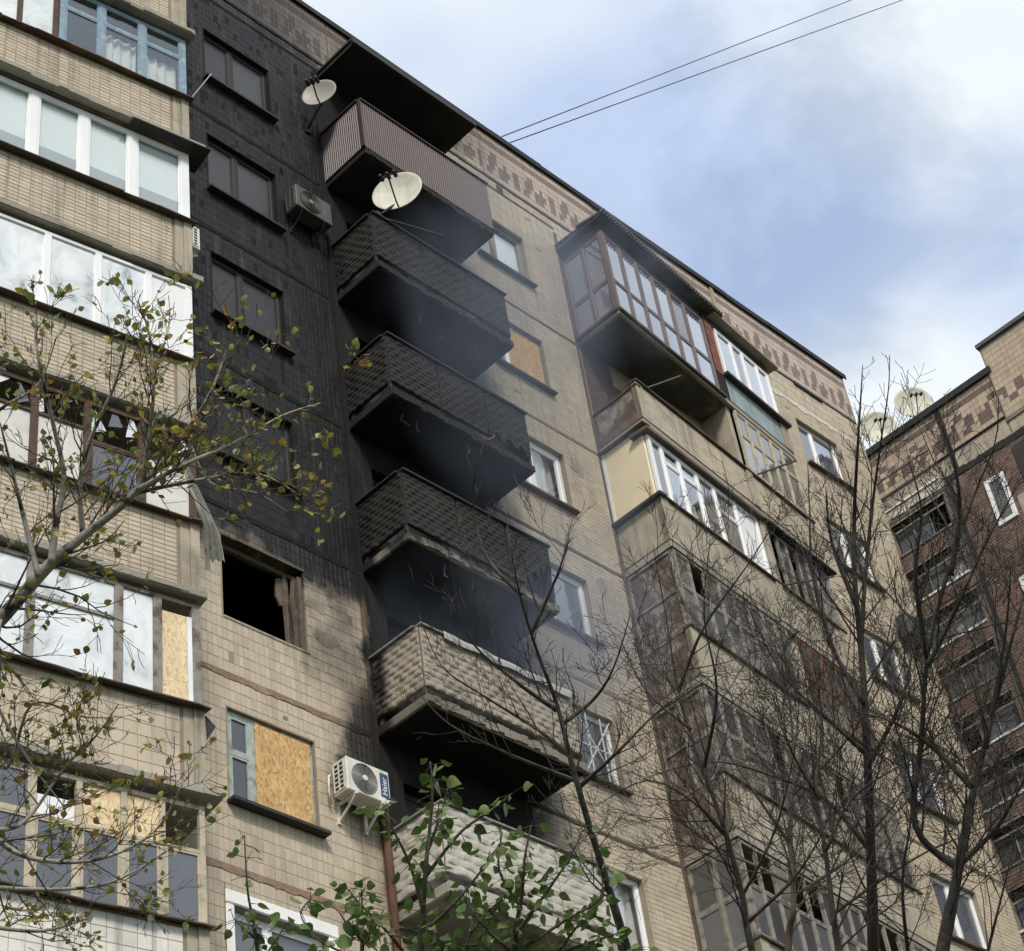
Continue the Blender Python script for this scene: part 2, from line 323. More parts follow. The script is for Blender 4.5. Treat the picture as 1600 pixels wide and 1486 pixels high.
class MB:
    def __init__(s): s.v = []; s.f = []; s.smooth = False; s.tint = None
    def box(s, F, u0, u1, n0, n1, z0, z1):
        b = len(s.v)
        for z in (z0, z1):
            for (u, n) in ((u0, n0), (u1, n0), (u1, n1), (u0, n1)): s.v.append(F.P(u, n, z))
        fl = [(0, 3, 2, 1), (4, 5, 6, 7), (0, 1, 5, 4), (1, 2, 6, 5), (2, 3, 7, 6), (3, 0, 4, 7)]
        if (u1-u0)*(n1-n0)*(z1-z0) > 0: fl = [f[::-1] for f in fl]
        s.f += [tuple(b+i for i in f) for f in fl]; return s
    def quad(s, a, b, c, d):
        k = len(s.v); s.v += [np.asarray(a), np.asarray(b), np.asarray(c), np.asarray(d)]; s.f.append((k, k+1, k+2, k+3)); return s
    def poly(s, pts, off):
        k = len(s.v); n = len(pts); s.v += [np.asarray(p) for p in pts] + [np.asarray(p)+off for p in pts]
        s.f.append(tuple(range(k, k+n))); s.f.append(tuple(range(k+2*n-1, k+n-1, -1)))
        for i in range(n): s.f.append((k+i, k+(i+1) % n, k+n+(i+1) % n, k+n+i))
        return s
    def bar(s, a, b, w, h=None):
        a = np.asarray(a, float); b = np.asarray(b, float); h = h or w
        d = (b-a)/np.linalg.norm(b-a); ref = np.array([0, 0, 1.0]) if abs(d[2]) < .9 else np.array([1.0, 0, 0])
        x = np.cross(d, ref); x /= np.linalg.norm(x); y = np.cross(x, d); k = len(s.v)
        for p in (a, b):
            for (i, j) in ((-1, -1), (1, -1), (1, 1), (-1, 1)): s.v.append(p+x*w/2*i+y*h/2*j)
        s.f += [tuple(k+i for i in f) for f in [(0, 1, 2, 3), (7, 6, 5, 4), (0, 4, 5, 1), (1, 5, 6, 2), (2, 6, 7, 3), (3, 7, 4, 0)]]; return s
    def tube(s, pts, rad, sides=6, cap=True):
        pts = [np.asarray(p, float) for p in pts]; n = len(pts); k0 = len(s.v)
        if isinstance(rad, (int, float)): rad = [rad]*n
        x = None
        for i in range(n):
            d = pts[min(i+1, n-1)]-pts[max(i-1, 0)]; L = np.linalg.norm(d); d = d/L if L > 1e-9 else np.array([0, 0, 1.0])
            if x is None:
                ref = np.array([0, 0, 1.0]) if abs(d[2]) < .9 else np.array([1.0, 0, 0]); x = np.cross(d, ref)
            x = x-d*(x@d); x /= max(np.linalg.norm(x), 1e-9); y = np.cross(d, x)
            for j in range(sides):
                a = 2*math.pi*j/sides; s.v.append(pts[i]+(x*math.cos(a)+y*math.sin(a))*rad[i])
        for i in range(n-1):
            for j in range(sides):
                a = k0+i*sides+j; b = k0+i*sides+(j+1) % sides; s.f.append((a, b, b+sides, a+sides))
        if cap:
            s.f.append(tuple(k0+j for j in range(sides))[::-1]); s.f.append(tuple(k0+(n-1)*sides+j for j in range(sides)))
        return s
    def lathe(s, c, axis, prof, sides=28, ref=None):
        axis = np.asarray(axis, float); axis /= np.linalg.norm(axis); c = np.asarray(c, float)
        if ref is None: ref = np.array([0, 0, 1.0]) if abs(axis[2]) < .9 else np.array([1.0, 0, 0])
        x = np.cross(axis, ref); x /= np.linalg.norm(x); y = np.cross(axis, x); k0 = len(s.v)
        for (r, h) in prof:
            for j in range(sides):
                a = 2*math.pi*j/sides; s.v.append(c+axis*h+(x*math.cos(a)+y*math.sin(a))*r)
        for i in range(len(prof)-1):
            for j in range(sides):
                a = k0+i*sides+j; b = k0+i*sides+(j+1) % sides; s.f.append((a, b, b+sides, a+sides))
        return s
    def build(s, name, m, parent=None, smooth=None, label=None, bevel=0.0):
        me = bpy.data.meshes.new(name); org = np.zeros(3)
        if parent is not None: org = np.array(parent.get('_o', (0, 0, 0)))
        v = np.array(s.v, float)-org
        me.from_pydata(v.tolist(), [], s.f); me.materials.append(MATS[m])
        if s.tint is not None:
            at_ = me.color_attributes.new('tint', 'FLOAT_COLOR', 'POINT'); at_.data.foreach_set('color', np.asarray(s.tint, np.float32).ravel())
        if smooth or (smooth is None and s.smooth): me.polygons.foreach_set('use_smooth', [True]*len(me.polygons))
        me.update(); o = bpy.data.objects.new(name, me); COL.objects.link(o)
        if parent is not None: o.parent = parent; o['_o'] = (float(org[0]), float(org[1]), float(org[2])) if True else 0
        else: o['_o'] = (0.0, 0.0, 0.0)
        if label: o['label'] = label
        if bevel:
            bm = o.modifiers.new('bevel', 'BEVEL'); bm.width = bevel; bm.segments = 1; bm.limit_method = 'ANGLE'
        return o

def thing(name, loc, label, cat, group=None, kind=None):
    o = bpy.data.objects.new(name, None); COL.objects.link(o); o.location = tuple(float(x) for x in loc)
    o['_o'] = tuple(float(x) for x in loc); o['label'] = label; o['category'] = cat
    o.empty_display_size = .3
    if group: o['group'] = group
    if kind: o['kind'] = kind
    return o
def tag(o, label=None, cat=None, group=None, kind=None):
    if label: o['label'] = label
    if cat: o['category'] = cat
    if group: o['group'] = group
    if kind: o['kind'] = kind
    return o

# tiles: (u, z, w, h, tint) lists per thing, the 300 largest on the picture become parts of their own
def merged_tiles(F, recs, thick, m, parent, name):
    if not recs: return
    a = np.array([r[:4] for r in recs]); tint = np.array([r[4] for r in recs], np.float32)
    n0 = np.array([r[5] for r in recs]); N = len(a); e = .0035
    V = np.zeros((N, 8, 3))
    for k, (du, dz, top) in enumerate([(0, 0, 0), (1, 0, 0), (1, 1, 0), (0, 1, 0), (0, 0, 1), (1, 0, 1), (1, 1, 1), (0, 1, 1)]):
        u = a[:, 0]+du*a[:, 2]+(e if du == 0 else -e)*top; z = a[:, 1]+dz*a[:, 3]+(e if dz == 0 else -e)*top
        nn = n0+(thick*rng.uniform(.55, 1.3, N) if False else thick)*top
        V[:, k] = F.o + u[:, None]*F.d + nn[:, None]*F.n + z[:, None]*np.array([0, 0, 1.0])
    V[:, 4:] += (rng.uniform(-.0015, .0025, N)[:, None, None])*F.n
    q = np.array([(4, 5, 6, 7), (0, 1, 5, 4), (1, 2, 6, 5), (2, 3, 7, 6), (3, 0, 4, 7)])
    faces = (np.arange(N)[:, None, None]*8+q[None]).reshape(-1, 4)
    org = np.array(parent.get('_o', (0, 0, 0)))
    me = bpy.data.meshes.new(name); me.vertices.add(N*8); me.vertices.foreach_set('co', (V.reshape(-1, 3)-org).ravel())
    me.loops.add(len(faces)*4); me.loops.foreach_set('vertex_index', faces.ravel())
    me.polygons.add(len(faces)); me.polygons.foreach_set('loop_start', np.arange(0, len(faces)*4, 4)); me.polygons.foreach_set('loop_total', np.full(len(faces), 4))
    me.polygons.foreach_set('use_smooth', np.zeros(len(faces), bool)); me.update(); me.validate()
    ca = me.color_attributes.new('tint', 'FLOAT_COLOR', 'POINT')
    cols = np.ones((N, 8, 4), np.float32); cols[:, :, :3] = tint[:, None, :]; ca.data.foreach_set('color', cols.ravel())
    me.materials.append(MATS[m]); o = bpy.data.objects.new(name, me); COL.objects.link(o); o.parent = parent; o['kind'] = 'stuff'
    return o
TILE_MESH = {}
def single_tiles(F, recs, thick, m, parent, fkey):
    org = np.array(parent.get('_o', (0, 0, 0)))
    for (u, z, w, h, c, n0) in recs:
        ck = (fkey, round(w, 3), round(h, 3), tuple(round(x*40) for x in c))
        me = TILE_MESH.get(ck)
        if me is None:
            e = .0035; mb = []
            for (du, dz, tp) in [(0, 0, 0), (1, 0, 0), (1, 1, 0), (0, 1, 0), (0, 0, 1), (1, 0, 1), (1, 1, 1), (0, 1, 1)]:
                uu = du*w+(e if du == 0 else -e)*tp; zz = dz*h+(e if dz == 0 else -e)*tp
                mb.append((uu*F.d+thick*tp*F.n+np.array([0, 0, zz])).tolist())
            me = bpy.data.meshes.new('tile'); me.from_pydata(mb, [], [(4, 5, 6, 7), (0, 1, 5, 4), (1, 2, 6, 5), (2, 3, 7, 6), (3, 0, 4, 7), (3, 2, 1, 0)])
            ca = me.color_attributes.new('tint', 'FLOAT_COLOR', 'POINT'); ca.data.foreach_set('color', np.tile(np.array([*c, 1], np.float32), 8))
            me.materials.append(MATS[m]); TILE_MESH[ck] = me
        o = bpy.data.objects.new('tile', me); COL.objects.link(o); o.parent = parent
        o.location = tuple((F.P(u, n0, z)-org).tolist())
def split_tiles(F, recs, thick, m, parent, fkey, nmax=300, name='tiles', minw=.06):
    sc = []
    for i, r in enumerate(recs):
        p = F.P(r[0], r[5], r[1]); x, y = topx(p)
        if 0 < x < 1600 and 0 < y < 1486 and r[2] > minw and r[3] > minw: sc.append((np.linalg.norm(p-CAM)/math.sqrt(r[2]*r[3]), i))
    sc.sort(); sel = set(i for _, i in sc[:nmax])
    single_tiles(F, [recs[i] for i in sorted(sel)], thick, m, parent, fkey)
    merged_tiles(F, [r for i, r in enumerate(recs) if i not in sel], thick, m, parent, name)

BEIGE = [(.50, .425, .32), (.48, .405, .305), (.53, .45, .335), (.46, .39, .295), (.52, .44, .34), (.49, .41, .30)]
def fill(u0, u1, z0, z1, pu, pz, holes=(), tint=None, n0=0.0, gap=.007, miss=0.0, off=0.0):
    out = []; nu = max(1, int(round((u1-u0)/pu))); pu = (u1-u0)/nu; nz = max(1, int(round((z1-z0)/pz))); pz = (z1-z0)/nz
    for j in range(nz):
        for i in range(nu):
            a, b, c, d = u0+i*pu+gap/2, u0+(i+1)*pu-gap/2, z0+j*pz+gap/2, z0+(j+1)*pz-gap/2
            ok = True
            for (ha, hb, hc, hd) in holes:
                if a < hb and b > ha and c < hd and d > hc:
                    # clip simple overlaps
                    if a < ha-.02 and b <= hb: b = ha-.004
                    elif b > hb+.02 and a >= ha: a = hb+.004
                    elif c < hc-.02 and d <= hd: d = hc-.004
                    elif d > hd+.02 and c >= hc: c = hd+.004
                    else: ok = False; break
            if not ok or b-a < .015 or d-c < .015: continue
            if miss and random.random() < miss: continue
            t = tint(i, j, a, c) if tint else random.choice(BEIGE)
            out.append((a, c, b-a, d-c, t, n0))
    return out

def wall_mesh(F, u0, u1, z0, z1, holes, depth):
    mb = MB(); us = sorted({u0, u1, *[h[0] for h in holes], *[h[1] for h in holes]}); zs = sorted({z0, z1, *[h[2] for h in holes], *[h[3] for h in holes]})
    us = [u for u in us if u0 <= u <= u1]; zs = [z for z in zs if z0 <= z <= z1]
    def inh(u, z): return any(h[0] < u < h[1] and h[2] < z < h[3] for h in holes)
    for j in range(len(zs)-1):
        i = 0
        while i < len(us)-1:
            if inh((us[i]+us[i+1])/2, (zs[j]+zs[j+1])/2): i += 1; continue
            k = i
            while k+1 < len(us)-1 and not inh((us[k+1]+us[k+2])/2, (zs[j]+zs[j+1])/2): k += 1
            for n in (0, -depth):
                q = [F.P(us[i], n, zs[j]), F.P(us[k+1], n, zs[j]), F.P(us[k+1], n, zs[j+1]), F.P(us[i], n, zs[j+1])]
                mb.quad(*(q if n == 0 else q[::-1]))
            i = k+1
    for (a, b, c, d) in holes:
        mb.quad(F.P(a, 0, c), F.P(a, -depth, c), F.P(a, -depth, d), F.P(a, 0, d)); mb.quad(F.P(b, 0, c), F.P(b, 0, d), F.P(b, -depth, d), F.P(b, -depth, c))
        mb.quad(F.P(a, 0, c), F.P(b, 0, c), F.P(b, -depth, c), F.P(a, -depth, c)); mb.quad(F.P(a, 0, d), F.P(a, -depth, d), F.P(b, -depth, d), F.P(b, 0, d))
    return mb

def sheet(F, u0, u1, z0, z1, n, folds=7, amp=.02, nu=24, nz=6, seed=0):
    """a hanging cloth with folds"""
    mb = MB(); rs = random.Random(seed); ph = rs.random()*6
    for j in range(nz+1):
        for i in range(nu+1):
            u = u0+(u1-u0)*i/nu; z = z0+(z1-z0)*j/nz
            mb.v.append(F.P(u, n+amp*math.sin(ph+folds*6.28*i/nu)+amp*.5*math.sin(2.3*ph+folds*9*i/nu+j*.3), z))
    for j in range(nz):
        for i in range(nu):
            k = j*(nu+1)+i; mb.f.append((k, k+1, k+nu+2, k+nu+1))
    mb.smooth = True; return mb

def window(root, F, u0, u1, z0, z1, fm, panes, muls=(.33,), n=-.12, sill='flashing', fr=.055, sill_out=.10, label=None, name='window', trans=None):
    """outer frame + mullions as the window part; panes, sill, curtains, boards as its children"""
    mb = MB(); d0, d1 = n-.03, n+.03
    mb.box(F, u0, u1, d0, d1, z0, z0+fr).box(F, u0, u1, d0, d1, z1-fr, z1)
    mb.box(F, u0, u0+fr, d0, d1, z0+fr, z1-fr).box(F, u1-fr, u1, d0, d1, z0+fr, z1-fr)
    edges = [u0+fr] + [u0+(u1-u0)*m for m in muls] + [u1-fr]
    for m in muls:
        c = u0+(u1-u0)*m; mb.box(F, c-fr*.7, c+fr*.7, d0-.002, d1+.006, z0+fr, z1-fr)
    w = mb.build(name, fm, root, label=label, bevel=.006)
    w['_o'] = root['_o']
    for i in range(len(edges)-1):
        a = edges[i]+(fr*.7 if i > 0 else 0); b = edges[i+1]-(fr*.7 if i < len(edges)-2 else 0); p = panes[i] if i < len(panes) else 'glass'
        spec = p if isinstance(p, tuple) else (p,)
        zt = z1-fr; zb = z0+fr
        sf = .032
        if trans and i in trans:
            tz = z0+(z1-z0)*trans[i]; MB().box(F, a, b, d0+.004, d1, tz-.03, tz+.03).build('transom', fm, w)
            zones = [(zb, tz-.03), (tz+.03, zt)]
        else: zones = [(zb, zt)]
        for zi, (za, zc) in enumerate(zones):
            g = spec[0]
            if g == 'osb':
                MB().box(F, a-.02, b+.02, n+.032, n+.05, za-.02, zc+.02).build('board', 'osb', w); continue
            if g is None: continue
            s = MB(); s.box(F, a, b, n-.02, n+.025, za, za+sf).box(F, a, b, n-.02, n+.025, zc-sf, zc).box(F, a, a+sf, n-.02, n+.025, za+sf, zc-sf).box(F, b-sf, b, n-.02, n+.025, za+sf, zc-sf)
            s.build('sash', fm, w)
            MB().box(F, a+sf, b-sf, n-.004, n+.004, za+sf, zc-sf).build('pane', g, w)
        if len(spec) > 1 and spec[1]:
            kind, lo = spec[1], (spec[2] if len(spec) > 2 else 0.0)
            zb2 = z0+(z1-z0)*lo
            if kind.startswith('curtain'): sheet(F, a, b, zb2, z1-.02, n-.14, folds=4, seed=int(a*100+z0*7)).build('curtain', kind, w)
            else: MB().box(F, a-.01, b+.01, n-.075, n-.06, zb2, z1-.02).build('blind', kind, w)
    if sill: MB().box(F, u0-.05, u1+.07, -.03, sill_out, z0-.055, z0-.012).build('sill', sill, w)
    return w

def glazing(root, F, u0, u1, z0, z1, fm, posts, panes, n=0.0, pw=.05, fr=.06, depth=.06, name='glazing', label=None, cuts=None):
    """loggia glazing: frame mesh with posts at given u, panes between; cuts = list per bay of transom heights (fraction)"""
    mb = MB(); us = [u0]+list(posts)+[u1]
    mb.box(F, u0, u1, n-depth, n, z0, z0+fr).box(F, u0, u1, n-depth, n, z1-fr, z1)
    for i, u in enumerate(us):
        a, b = u-pw/2, u+pw/2
        if i == 0: a, b = u, u+pw
        if i == len(us)-1: a, b = u-pw, u
        mb.box(F, a, b, n-depth-.002, n+.005, z0+fr, z1-fr)
    g = mb.build(name, fm, root, label=label, bevel=.006); g['_o'] = root['_o']
    for i in range(len(us)-1):
        a = us[i]+(pw if i == 0 else pw/2); b = us[i+1]-(pw if i == len(us)-2 else pw/2); spec = panes[i % len(panes)]
        cz = [z0+fr]+[z0+(z1-z0)*c for c in ((cuts[i % len(cuts)] or ()) if cuts else ())]+[z1-fr]
        for c in cz[1:-1]: MB().box(F, a, b, n-depth+.004, n-.004, c-.022, c+.022).build('transom', fm, g)
        specs = spec if isinstance(spec, list) else [spec]*(len(cz)-1)
        for k in range(len(cz)-1):
            sp = specs[k]; za = cz[k]+(.022 if k else 0); zc = cz[k+1]-(.022 if k < len(cz)-2 else 0)
            if sp is None: continue
            if not isinstance(sp, tuple): sp = (sp,)
            if sp[0]:
                if sp[0] in ('osb', 'osb_pale', 'panel_white', 'brown_board', 'film', 'cream_panel', 'curtain'):
                    nm = {'film': 'plastic_sheet', 'osb': 'board', 'osb_pale': 'board', 'brown_board': 'board'}.get(sp[0], 'panel')
                    MB().box(F, a, b, n-.04, n-.028, za, zc).build(nm, sp[0], g)
                else:
                    sf = .03; s = MB(); s.box(F, a, b, n-.045, n-.008, za, za+sf).box(F, a, b, n-.045, n-.008, zc-sf, zc).box(F, a, a+sf, n-.045, n-.008, za+sf, zc-sf).box(F, b-sf, b, n-.045, n-.008, za+sf, zc-sf)
                    s.build('sash', fm, g)
                    MB().box(F, a+sf, b-sf, n-.030, n-.022, za+sf, zc-sf).build('pane', sp[0], g)
            for ex in sp[1:]:
                kind, lo, hi = ex
                if kind.startswith('curtain'): sheet(F, a, b, za+(zc-za)*lo, za+(zc-za)*hi, n-.16, folds=4, seed=int(abs(a)*100)+k).build('curtain', kind, g)
                else: MB().box(F, a, b, n-.085, n-.075, za+(zc-za)*lo, za+(zc-za)*hi).build('blind', kind, g)
    return g
S = {f: (f-1)*2.8 for f in range(-1, 11)}
GZ = -6.3

# ------------------------------------------------------------------ ground
def ground():
    mb = MB(); mb.quad((-900, -900, GZ), (900, -900, GZ), (900, 900, GZ), (-900, 900, GZ)); tag(mb.build('ground', 'lawn'), kind='structure')
    mb = MB(); mb.quad((-60, -13, GZ+.004), (40, -13, GZ+.004), (40, -8.5, GZ+.004), (-60, -8.5, GZ+.004)); tag(mb.build('road', 'asphalt'), kind='structure')
    mb = MB(); mb.box(FA, -60, 40, 8.2, 8.35, GZ, GZ+.13).box(FA, -60, 40, 13.15, 13.3, GZ, GZ+.13); tag(mb.build('kerb', 'paving'), kind='structure')
    mb = MB(); mb.quad((-60, -2.4, GZ+.008), (20, -2.4, GZ+.008), (20, -1.2, GZ+.008), (-60, -1.2, GZ+.008)); tag(mb.build('path', 'paving'), kind='structure')
ground()

# ================================================================== MAIN BLOCK
main = thing('apartment_building', (9, 0, GZ), 'long beige tiled apartment block with fire-blackened balconies and a soot-black wall', 'apartment building')
def main_block():
    holes = []
    for f in range(1, 10): holes.append((0.0, 1.41, S[f], S[f]+1.36))
    for f in range(1, 10): holes.append((6.30, 7.67, S[f], S[f]+1.30))
    for f in range(1, 10): holes.append((16.05, 17.5, S[f], S[f]+1.30))
    for f in range(1, 10): holes += [(2.95, 4.3, S[f]-.05, S[f]+1.3), (4.45, 5.1, S[f]-.7, S[f]+1.3)]
    for f in range(1, 10): holes.append((9.6, 11.2, S[f]-.1, S[f]+1.3)); holes.append((12.8, 14.2, S[f]-.1, S[f]+1.3))
    wm = wall_mesh(FA, -1.4, 18.75, GZ, 26.5, holes, .32)
    # end wall, back, roof, inner floors
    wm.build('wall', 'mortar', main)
    b = MB(); b.box(FA, 18.45, 18.75, -11, -.33, GZ, 26.5).box(FA, -1.4, 18.44, -11, -10.7, GZ, 26.5); b.build('rear_wall', 'concrete', main)
    for f in range(1, 11): MB().box(FA, -1.4, 18.44, -10.69, -.33, S[f]-1.0 if f < 10 else 25.0, S[f]-.8 if f < 10 else 25.2).build('floor_slab', 'interior', main)
    for x in (2.3, 5.6, 8.3, 11.6, 15.2): MB().box(FA, x, x+.12, -10.69, -.33, GZ, 25.0).build('inner_wall', 'interior', main)
    MB().box(FA, -1.4, 18.44, -5.2, -5.05, GZ, 25).build('inner_wall', 'interior', main)
    # roof edge
    rb = MB(); rb.box(FA, -1.5, 18.80, -11, .04, 26.505, 26.56); rb.build('roof', 'roof_felt', main)
    fl = MB()
    for i in range(14):
        a = -1.5+i*1.452; fl.box(FA, a, a+1.446, .043, .06+.012*random.random(), 26.43+.03*random.random(), 26.575+.02*random.random())
    fl.build('roof_flashing', 'roof_felt', main)
    # tiles
    recs = []
    seams = [S[f]-.95 for f in range(1, 10)]+[24.72]
    hs = [(h[0]-.012, h[1]+.012, h[2]-.02, h[3]+.012) for h in holes]
    # white painted surround of window on floor 3
    hs.append((-.13, 1.58, S[3]-.1, S[3]+1.56))
    hs.append((-.9, .0-.004, 40, 41))
    edges = [S[1]-.95]+seams[1:]
    for k in range(len(edges)-1):
        z0, z1 = edges[k]+.05, edges[k+1]-.045
        burnt_ = z0 > 12.5
        recs += fill(-.45, 2.45, z0, z1, .0841, .168, hs, miss=.022 if burnt_ else .006, n0=-.0019 if burnt_ else 0.0)
        if z1 > 20: pass
        recs += fill(5.45, 8.72, z0, z1, .168, .0855, hs, miss=.004)
        recs += fill(14.75, 18.72, z0, z1, .168, .0855, hs, miss=.004)
    recs += fill(2.55, 8.72, 24.77, 24.97, .0841, .1, hs); recs += fill(-.9, 2.55, 24.77, 24.97, .0841, .1, hs)
    recs += fill(8.72, 18.72, 24.40, 24.97, .0841, .165, hs)
    # frieze
    PAT = ["...##.......", "..###..#..##", "..##.####.##", ".##..###..##"]
    def ft(i, j, a, c):
        br = [(.20, .145, .125), (.185, .135, .12), (.215, .155, .13)]
        pk = [(.47, .385, .32), (.45, .365, .295), (.49, .40, .33)]
        if j == 6: return random.choice(br)
        if 1 <= j <= 4 and PAT[4-j][i % 12] == '#': return random.choice(br)
        return random.choice(pk)
    for (a, b) in ((-1.3, 2.9), (2.93, 6.85), (6.88, 10.2), (10.23, 13.9), (14.05, 18.7)):
        recs += fill(a, b, 25.06, 26.43, .0841, .171, (), ft)
    split_tiles(FA, recs, .003, 'tile', main, 'A')
    # seams between wall panels
    def seam(u0, u1, z, h, m, seed, amp=.02, n=.005):
        rs = random.Random(seed); mb = MB(); N = max(6, int((u1-u0)/.09)); k = 0
        top = []; bot = []
        for i in range(N+1):
            u = u0+(u1-u0)*i/N; top.append((u, z+h/2+rs.uniform(-amp, amp)*.6)); bot.append((u, z-h/2+rs.uniform(-amp, amp)))
        for i in range(N):
            a, b, c, d = bot[i], bot[i+1], top[i+1], top[i]
            mb.quad(FA.P(a[0], n, a[1]), FA.P(b[0], n, b[1]), FA.P(c[0], n, c[1]), FA.P(d[0], n, d[1]))
            mb.quad(FA.P(a[0], 0, a[1]), FA.P(b[0], 0, b[1]), FA.P(b[0], n, b[1]), FA.P(a[0], n, a[1]))
            mb.quad(FA.P(d[0], n, d[1]), FA.P(c[0], n, c[1]), FA.P(c[0], 0, c[1]), FA.P(d[0], 0, d[1]))
        mb.build('panel_seam', m, main)
    for f in range(3, 10):
        seam(-.45, 2.4, S[f]-.95, .085, 'seam_red' if f < 6 else 'seam_dark', f, n=.010)
        seam(5.5, 8.72, S[f]-.95, .05, 'seam_dark' if f % 2 else 'seam_red', f+20, .018, n=.008)
        seam(14.75, 18.7, S[f]-.95, .07, 'plaster_white' if f in (8, 9) else 'seam_dark', f+40, .03, n=.010)
    seam(14.75, 18.7, 24.2, .14, 'plaster_white', 91, .05, n=.012)
    seam(-1.0, 8.72, 24.73, .05, 'seam_dark', 92, .015, n=.008); seam(-1.3, 18.7, 25.01, .07, 'seam_dark', 93, .01, n=.022)
    # vertical joints
    MB().box(FA, 2.46, 2.55, .002, .03, 4, 24.6).build('panel_seam', 'seam_red', main)
    MB().box(FA, 13.93, 14.03, .002, .04, 24.9, 26.45).build('panel_seam', 'concrete', main)
    MB().box(FA, 8.68, 8.75, .002, .02, 2, 24.6).build('panel_seam', 'seam_dark', main)
    # damaged patches of bare wall
    for (u, z, w, h, sd) in ((1.62, 12.05, .5, .25, 1), (1.75, 11.55, .55, .32, 2), (8.0, 18.0, .5, .5, 3), (8.1, 15.4, .4, .5, 4), (.95, 9.95, .12, .1, 7), (7.85, 12.6, .45, .3, 8)):
        rs = random.Random(sd); pts = []
        for k in range(12):
            a = k/12*6.283; r = rs.uniform(.55, 1.0); pts.append(FA.P(u+w*.5*r*math.cos(a), .0075, z+h*.5*r*math.sin(a)))
        MB().poly(pts, np.array([0, .007, 0])).build('bare_patch', 'seam_red' if sd in (5, 7) else 'wall_concrete', main)
    MB().box(FA, 7.15, 7.32, .001, .012, 24.75, 24.93).build('vent', 'dark_metal', main)
    # --- windows, left column (burnt)
    for f in (9, 8, 7, 6):
        window(main, FA, 0, 1.41, S[f], S[f]+1.36, 'pvc_sooty', [{9: 'glass_smoked', 8: 'glass_sooted', 7: 'glass_smoked', 6: 'glass_black'}[f], {9: 'glass_sooted', 8: 'glass_sooted', 7: 'glass_smoked', 6: 'glass_black'}[f]], (.44,), sill='dark_metal', sill_out=.12, label='soot-covered window in the black wall')
    # floor 5: burnt out
    w5 = MB(); w5.box(FA, 0, 1.41, -.2, -.14, S[5]+1.28, S[5]+1.355); w5 = w5.build('window', 'charred_wood', main, label='burnt-out window opening with no glass'); w5['_o'] = main['_o']
    j = MB(); rs = random.Random(5)
    for k in range(2):
        pts = [FA.P(1.30-.10*k+rs.uniform(-.02, .02), -.10-.05*k, S[5]+z+rs.uniform(-.02, .02)) for z in (0.0, .3, .6, .9, 1.27)]
        j.tube(pts, [.035, .03, .04, .032, .03], 5)
    j.box(FA, 1.34, 1.405, -.27, -.03, S[5]+.01, S[5]+1.27); j.build('frame', 'charred_wood', w5)
    j = MB(); j.poly([FA.P(1.12, -.16, S[5]+.75), FA.P(1.25, -.14, S[5]+.82), FA.P(1.25, -.14, S[5]+1.25), FA.P(1.08, -.18, S[5]+1.22), FA.P(1.06, -.17, S[5]+.9)], np.array([0, .03, 0])); j.build('frame', 'charred_wood', w5)
    MB().box(FA, -.01, 1.45, -.30, .012, S[5]-.035, S[5]-.004).build('sill', 'wall_concrete', w5)
    # lintel strip, lighter where plaster fell off
    MB().box(FA, .25, 1.43, -.05, .015, S[5]+1.362, S[5]+1.40).build('lintel', 'charred_wood', w5)
    # burnt room behind
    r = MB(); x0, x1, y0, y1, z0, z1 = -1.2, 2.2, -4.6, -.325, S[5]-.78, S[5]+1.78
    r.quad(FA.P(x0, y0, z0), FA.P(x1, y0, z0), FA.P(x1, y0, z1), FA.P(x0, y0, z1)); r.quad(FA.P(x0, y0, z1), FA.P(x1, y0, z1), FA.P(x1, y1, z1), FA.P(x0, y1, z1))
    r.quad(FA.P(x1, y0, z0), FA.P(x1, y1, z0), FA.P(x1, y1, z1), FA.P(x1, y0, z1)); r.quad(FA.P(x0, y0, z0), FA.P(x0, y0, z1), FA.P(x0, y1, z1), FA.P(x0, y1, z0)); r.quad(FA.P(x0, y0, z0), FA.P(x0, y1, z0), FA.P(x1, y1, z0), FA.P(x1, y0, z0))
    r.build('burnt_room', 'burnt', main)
    # floor 4: OSB board
    window(main, FA, 0, 1.41, S[4], S[4]+1.36, 'wood_green', [('glass_old', 'curtain_dim', .0), 'osb'], (.30,), sill='dark_metal', sill_out=.14, trans={0: .55}, fr=.075, label='window boarded with a yellow chipboard sheet above the air conditioner', n=-.08)
    # crack on board
    # floor 3: white surround
    w3 = window(main, FA, 0, 1.41, S[3], S[3]+1.36, 'pvc', [('glass_dusty', 'curtain_dim', 0), ('glass_dusty', None)], (.40,), label='window with a thick white painted surround')
    sr = MB(); sr.box(FA, -.13, -.005, .001, .035, S[3]-.1, S[3]+1.37).box(FA, 1.415, 1.58, .001, .035, S[3]-.1, S[3]+1.37).box(FA, -.13, 1.58, .001, .037, S[3]+1.372, S[3]+1.555)
    sr.build('surround', 'white_paint', w3, bevel=.02)
    for f in (1, 2): window(main, FA, 0, 1.41, S[f], S[f]+1.36, 'pvc', ['glass_dusty', ('glass', 'curtain', 0)], (.40,))
    # --- right column next to the balconies
    window(main, FA, 6.30, 7.67, S[9], S[9]+1.3, 'wood_grey', [('glass_dusty', 'blind', 0), ('glass', 'blind', .0)], (.42,), sill='dark_metal', label='window with white blinds beside the brown balcony')
    window(main, FA, 6.30, 7.67, S[8], S[8]+1.3, 'pvc', [('glass_dusty', 'curtain', 0), 'osb'], (.34,), sill='dark_metal', label='window boarded with an orange chipboard sheet high beside the black balconies')
    window(main, FA, 6.30, 7.67, S[7], S[7]+1.3, 'pvc', [('glass', 'curtain', 0), ('glass', 'curtain', 0)], (.40,), fr=.09, label='white plastic window with pale curtains')
    window(main, FA, 6.30, 7.67, S[6], S[6]+1.3, 'pvc', [('glass_dusty', None), ('glass_blue', 'curtain_dim', 0)], (.34,), fr=.08, label='white framed window seen through blue smoke')
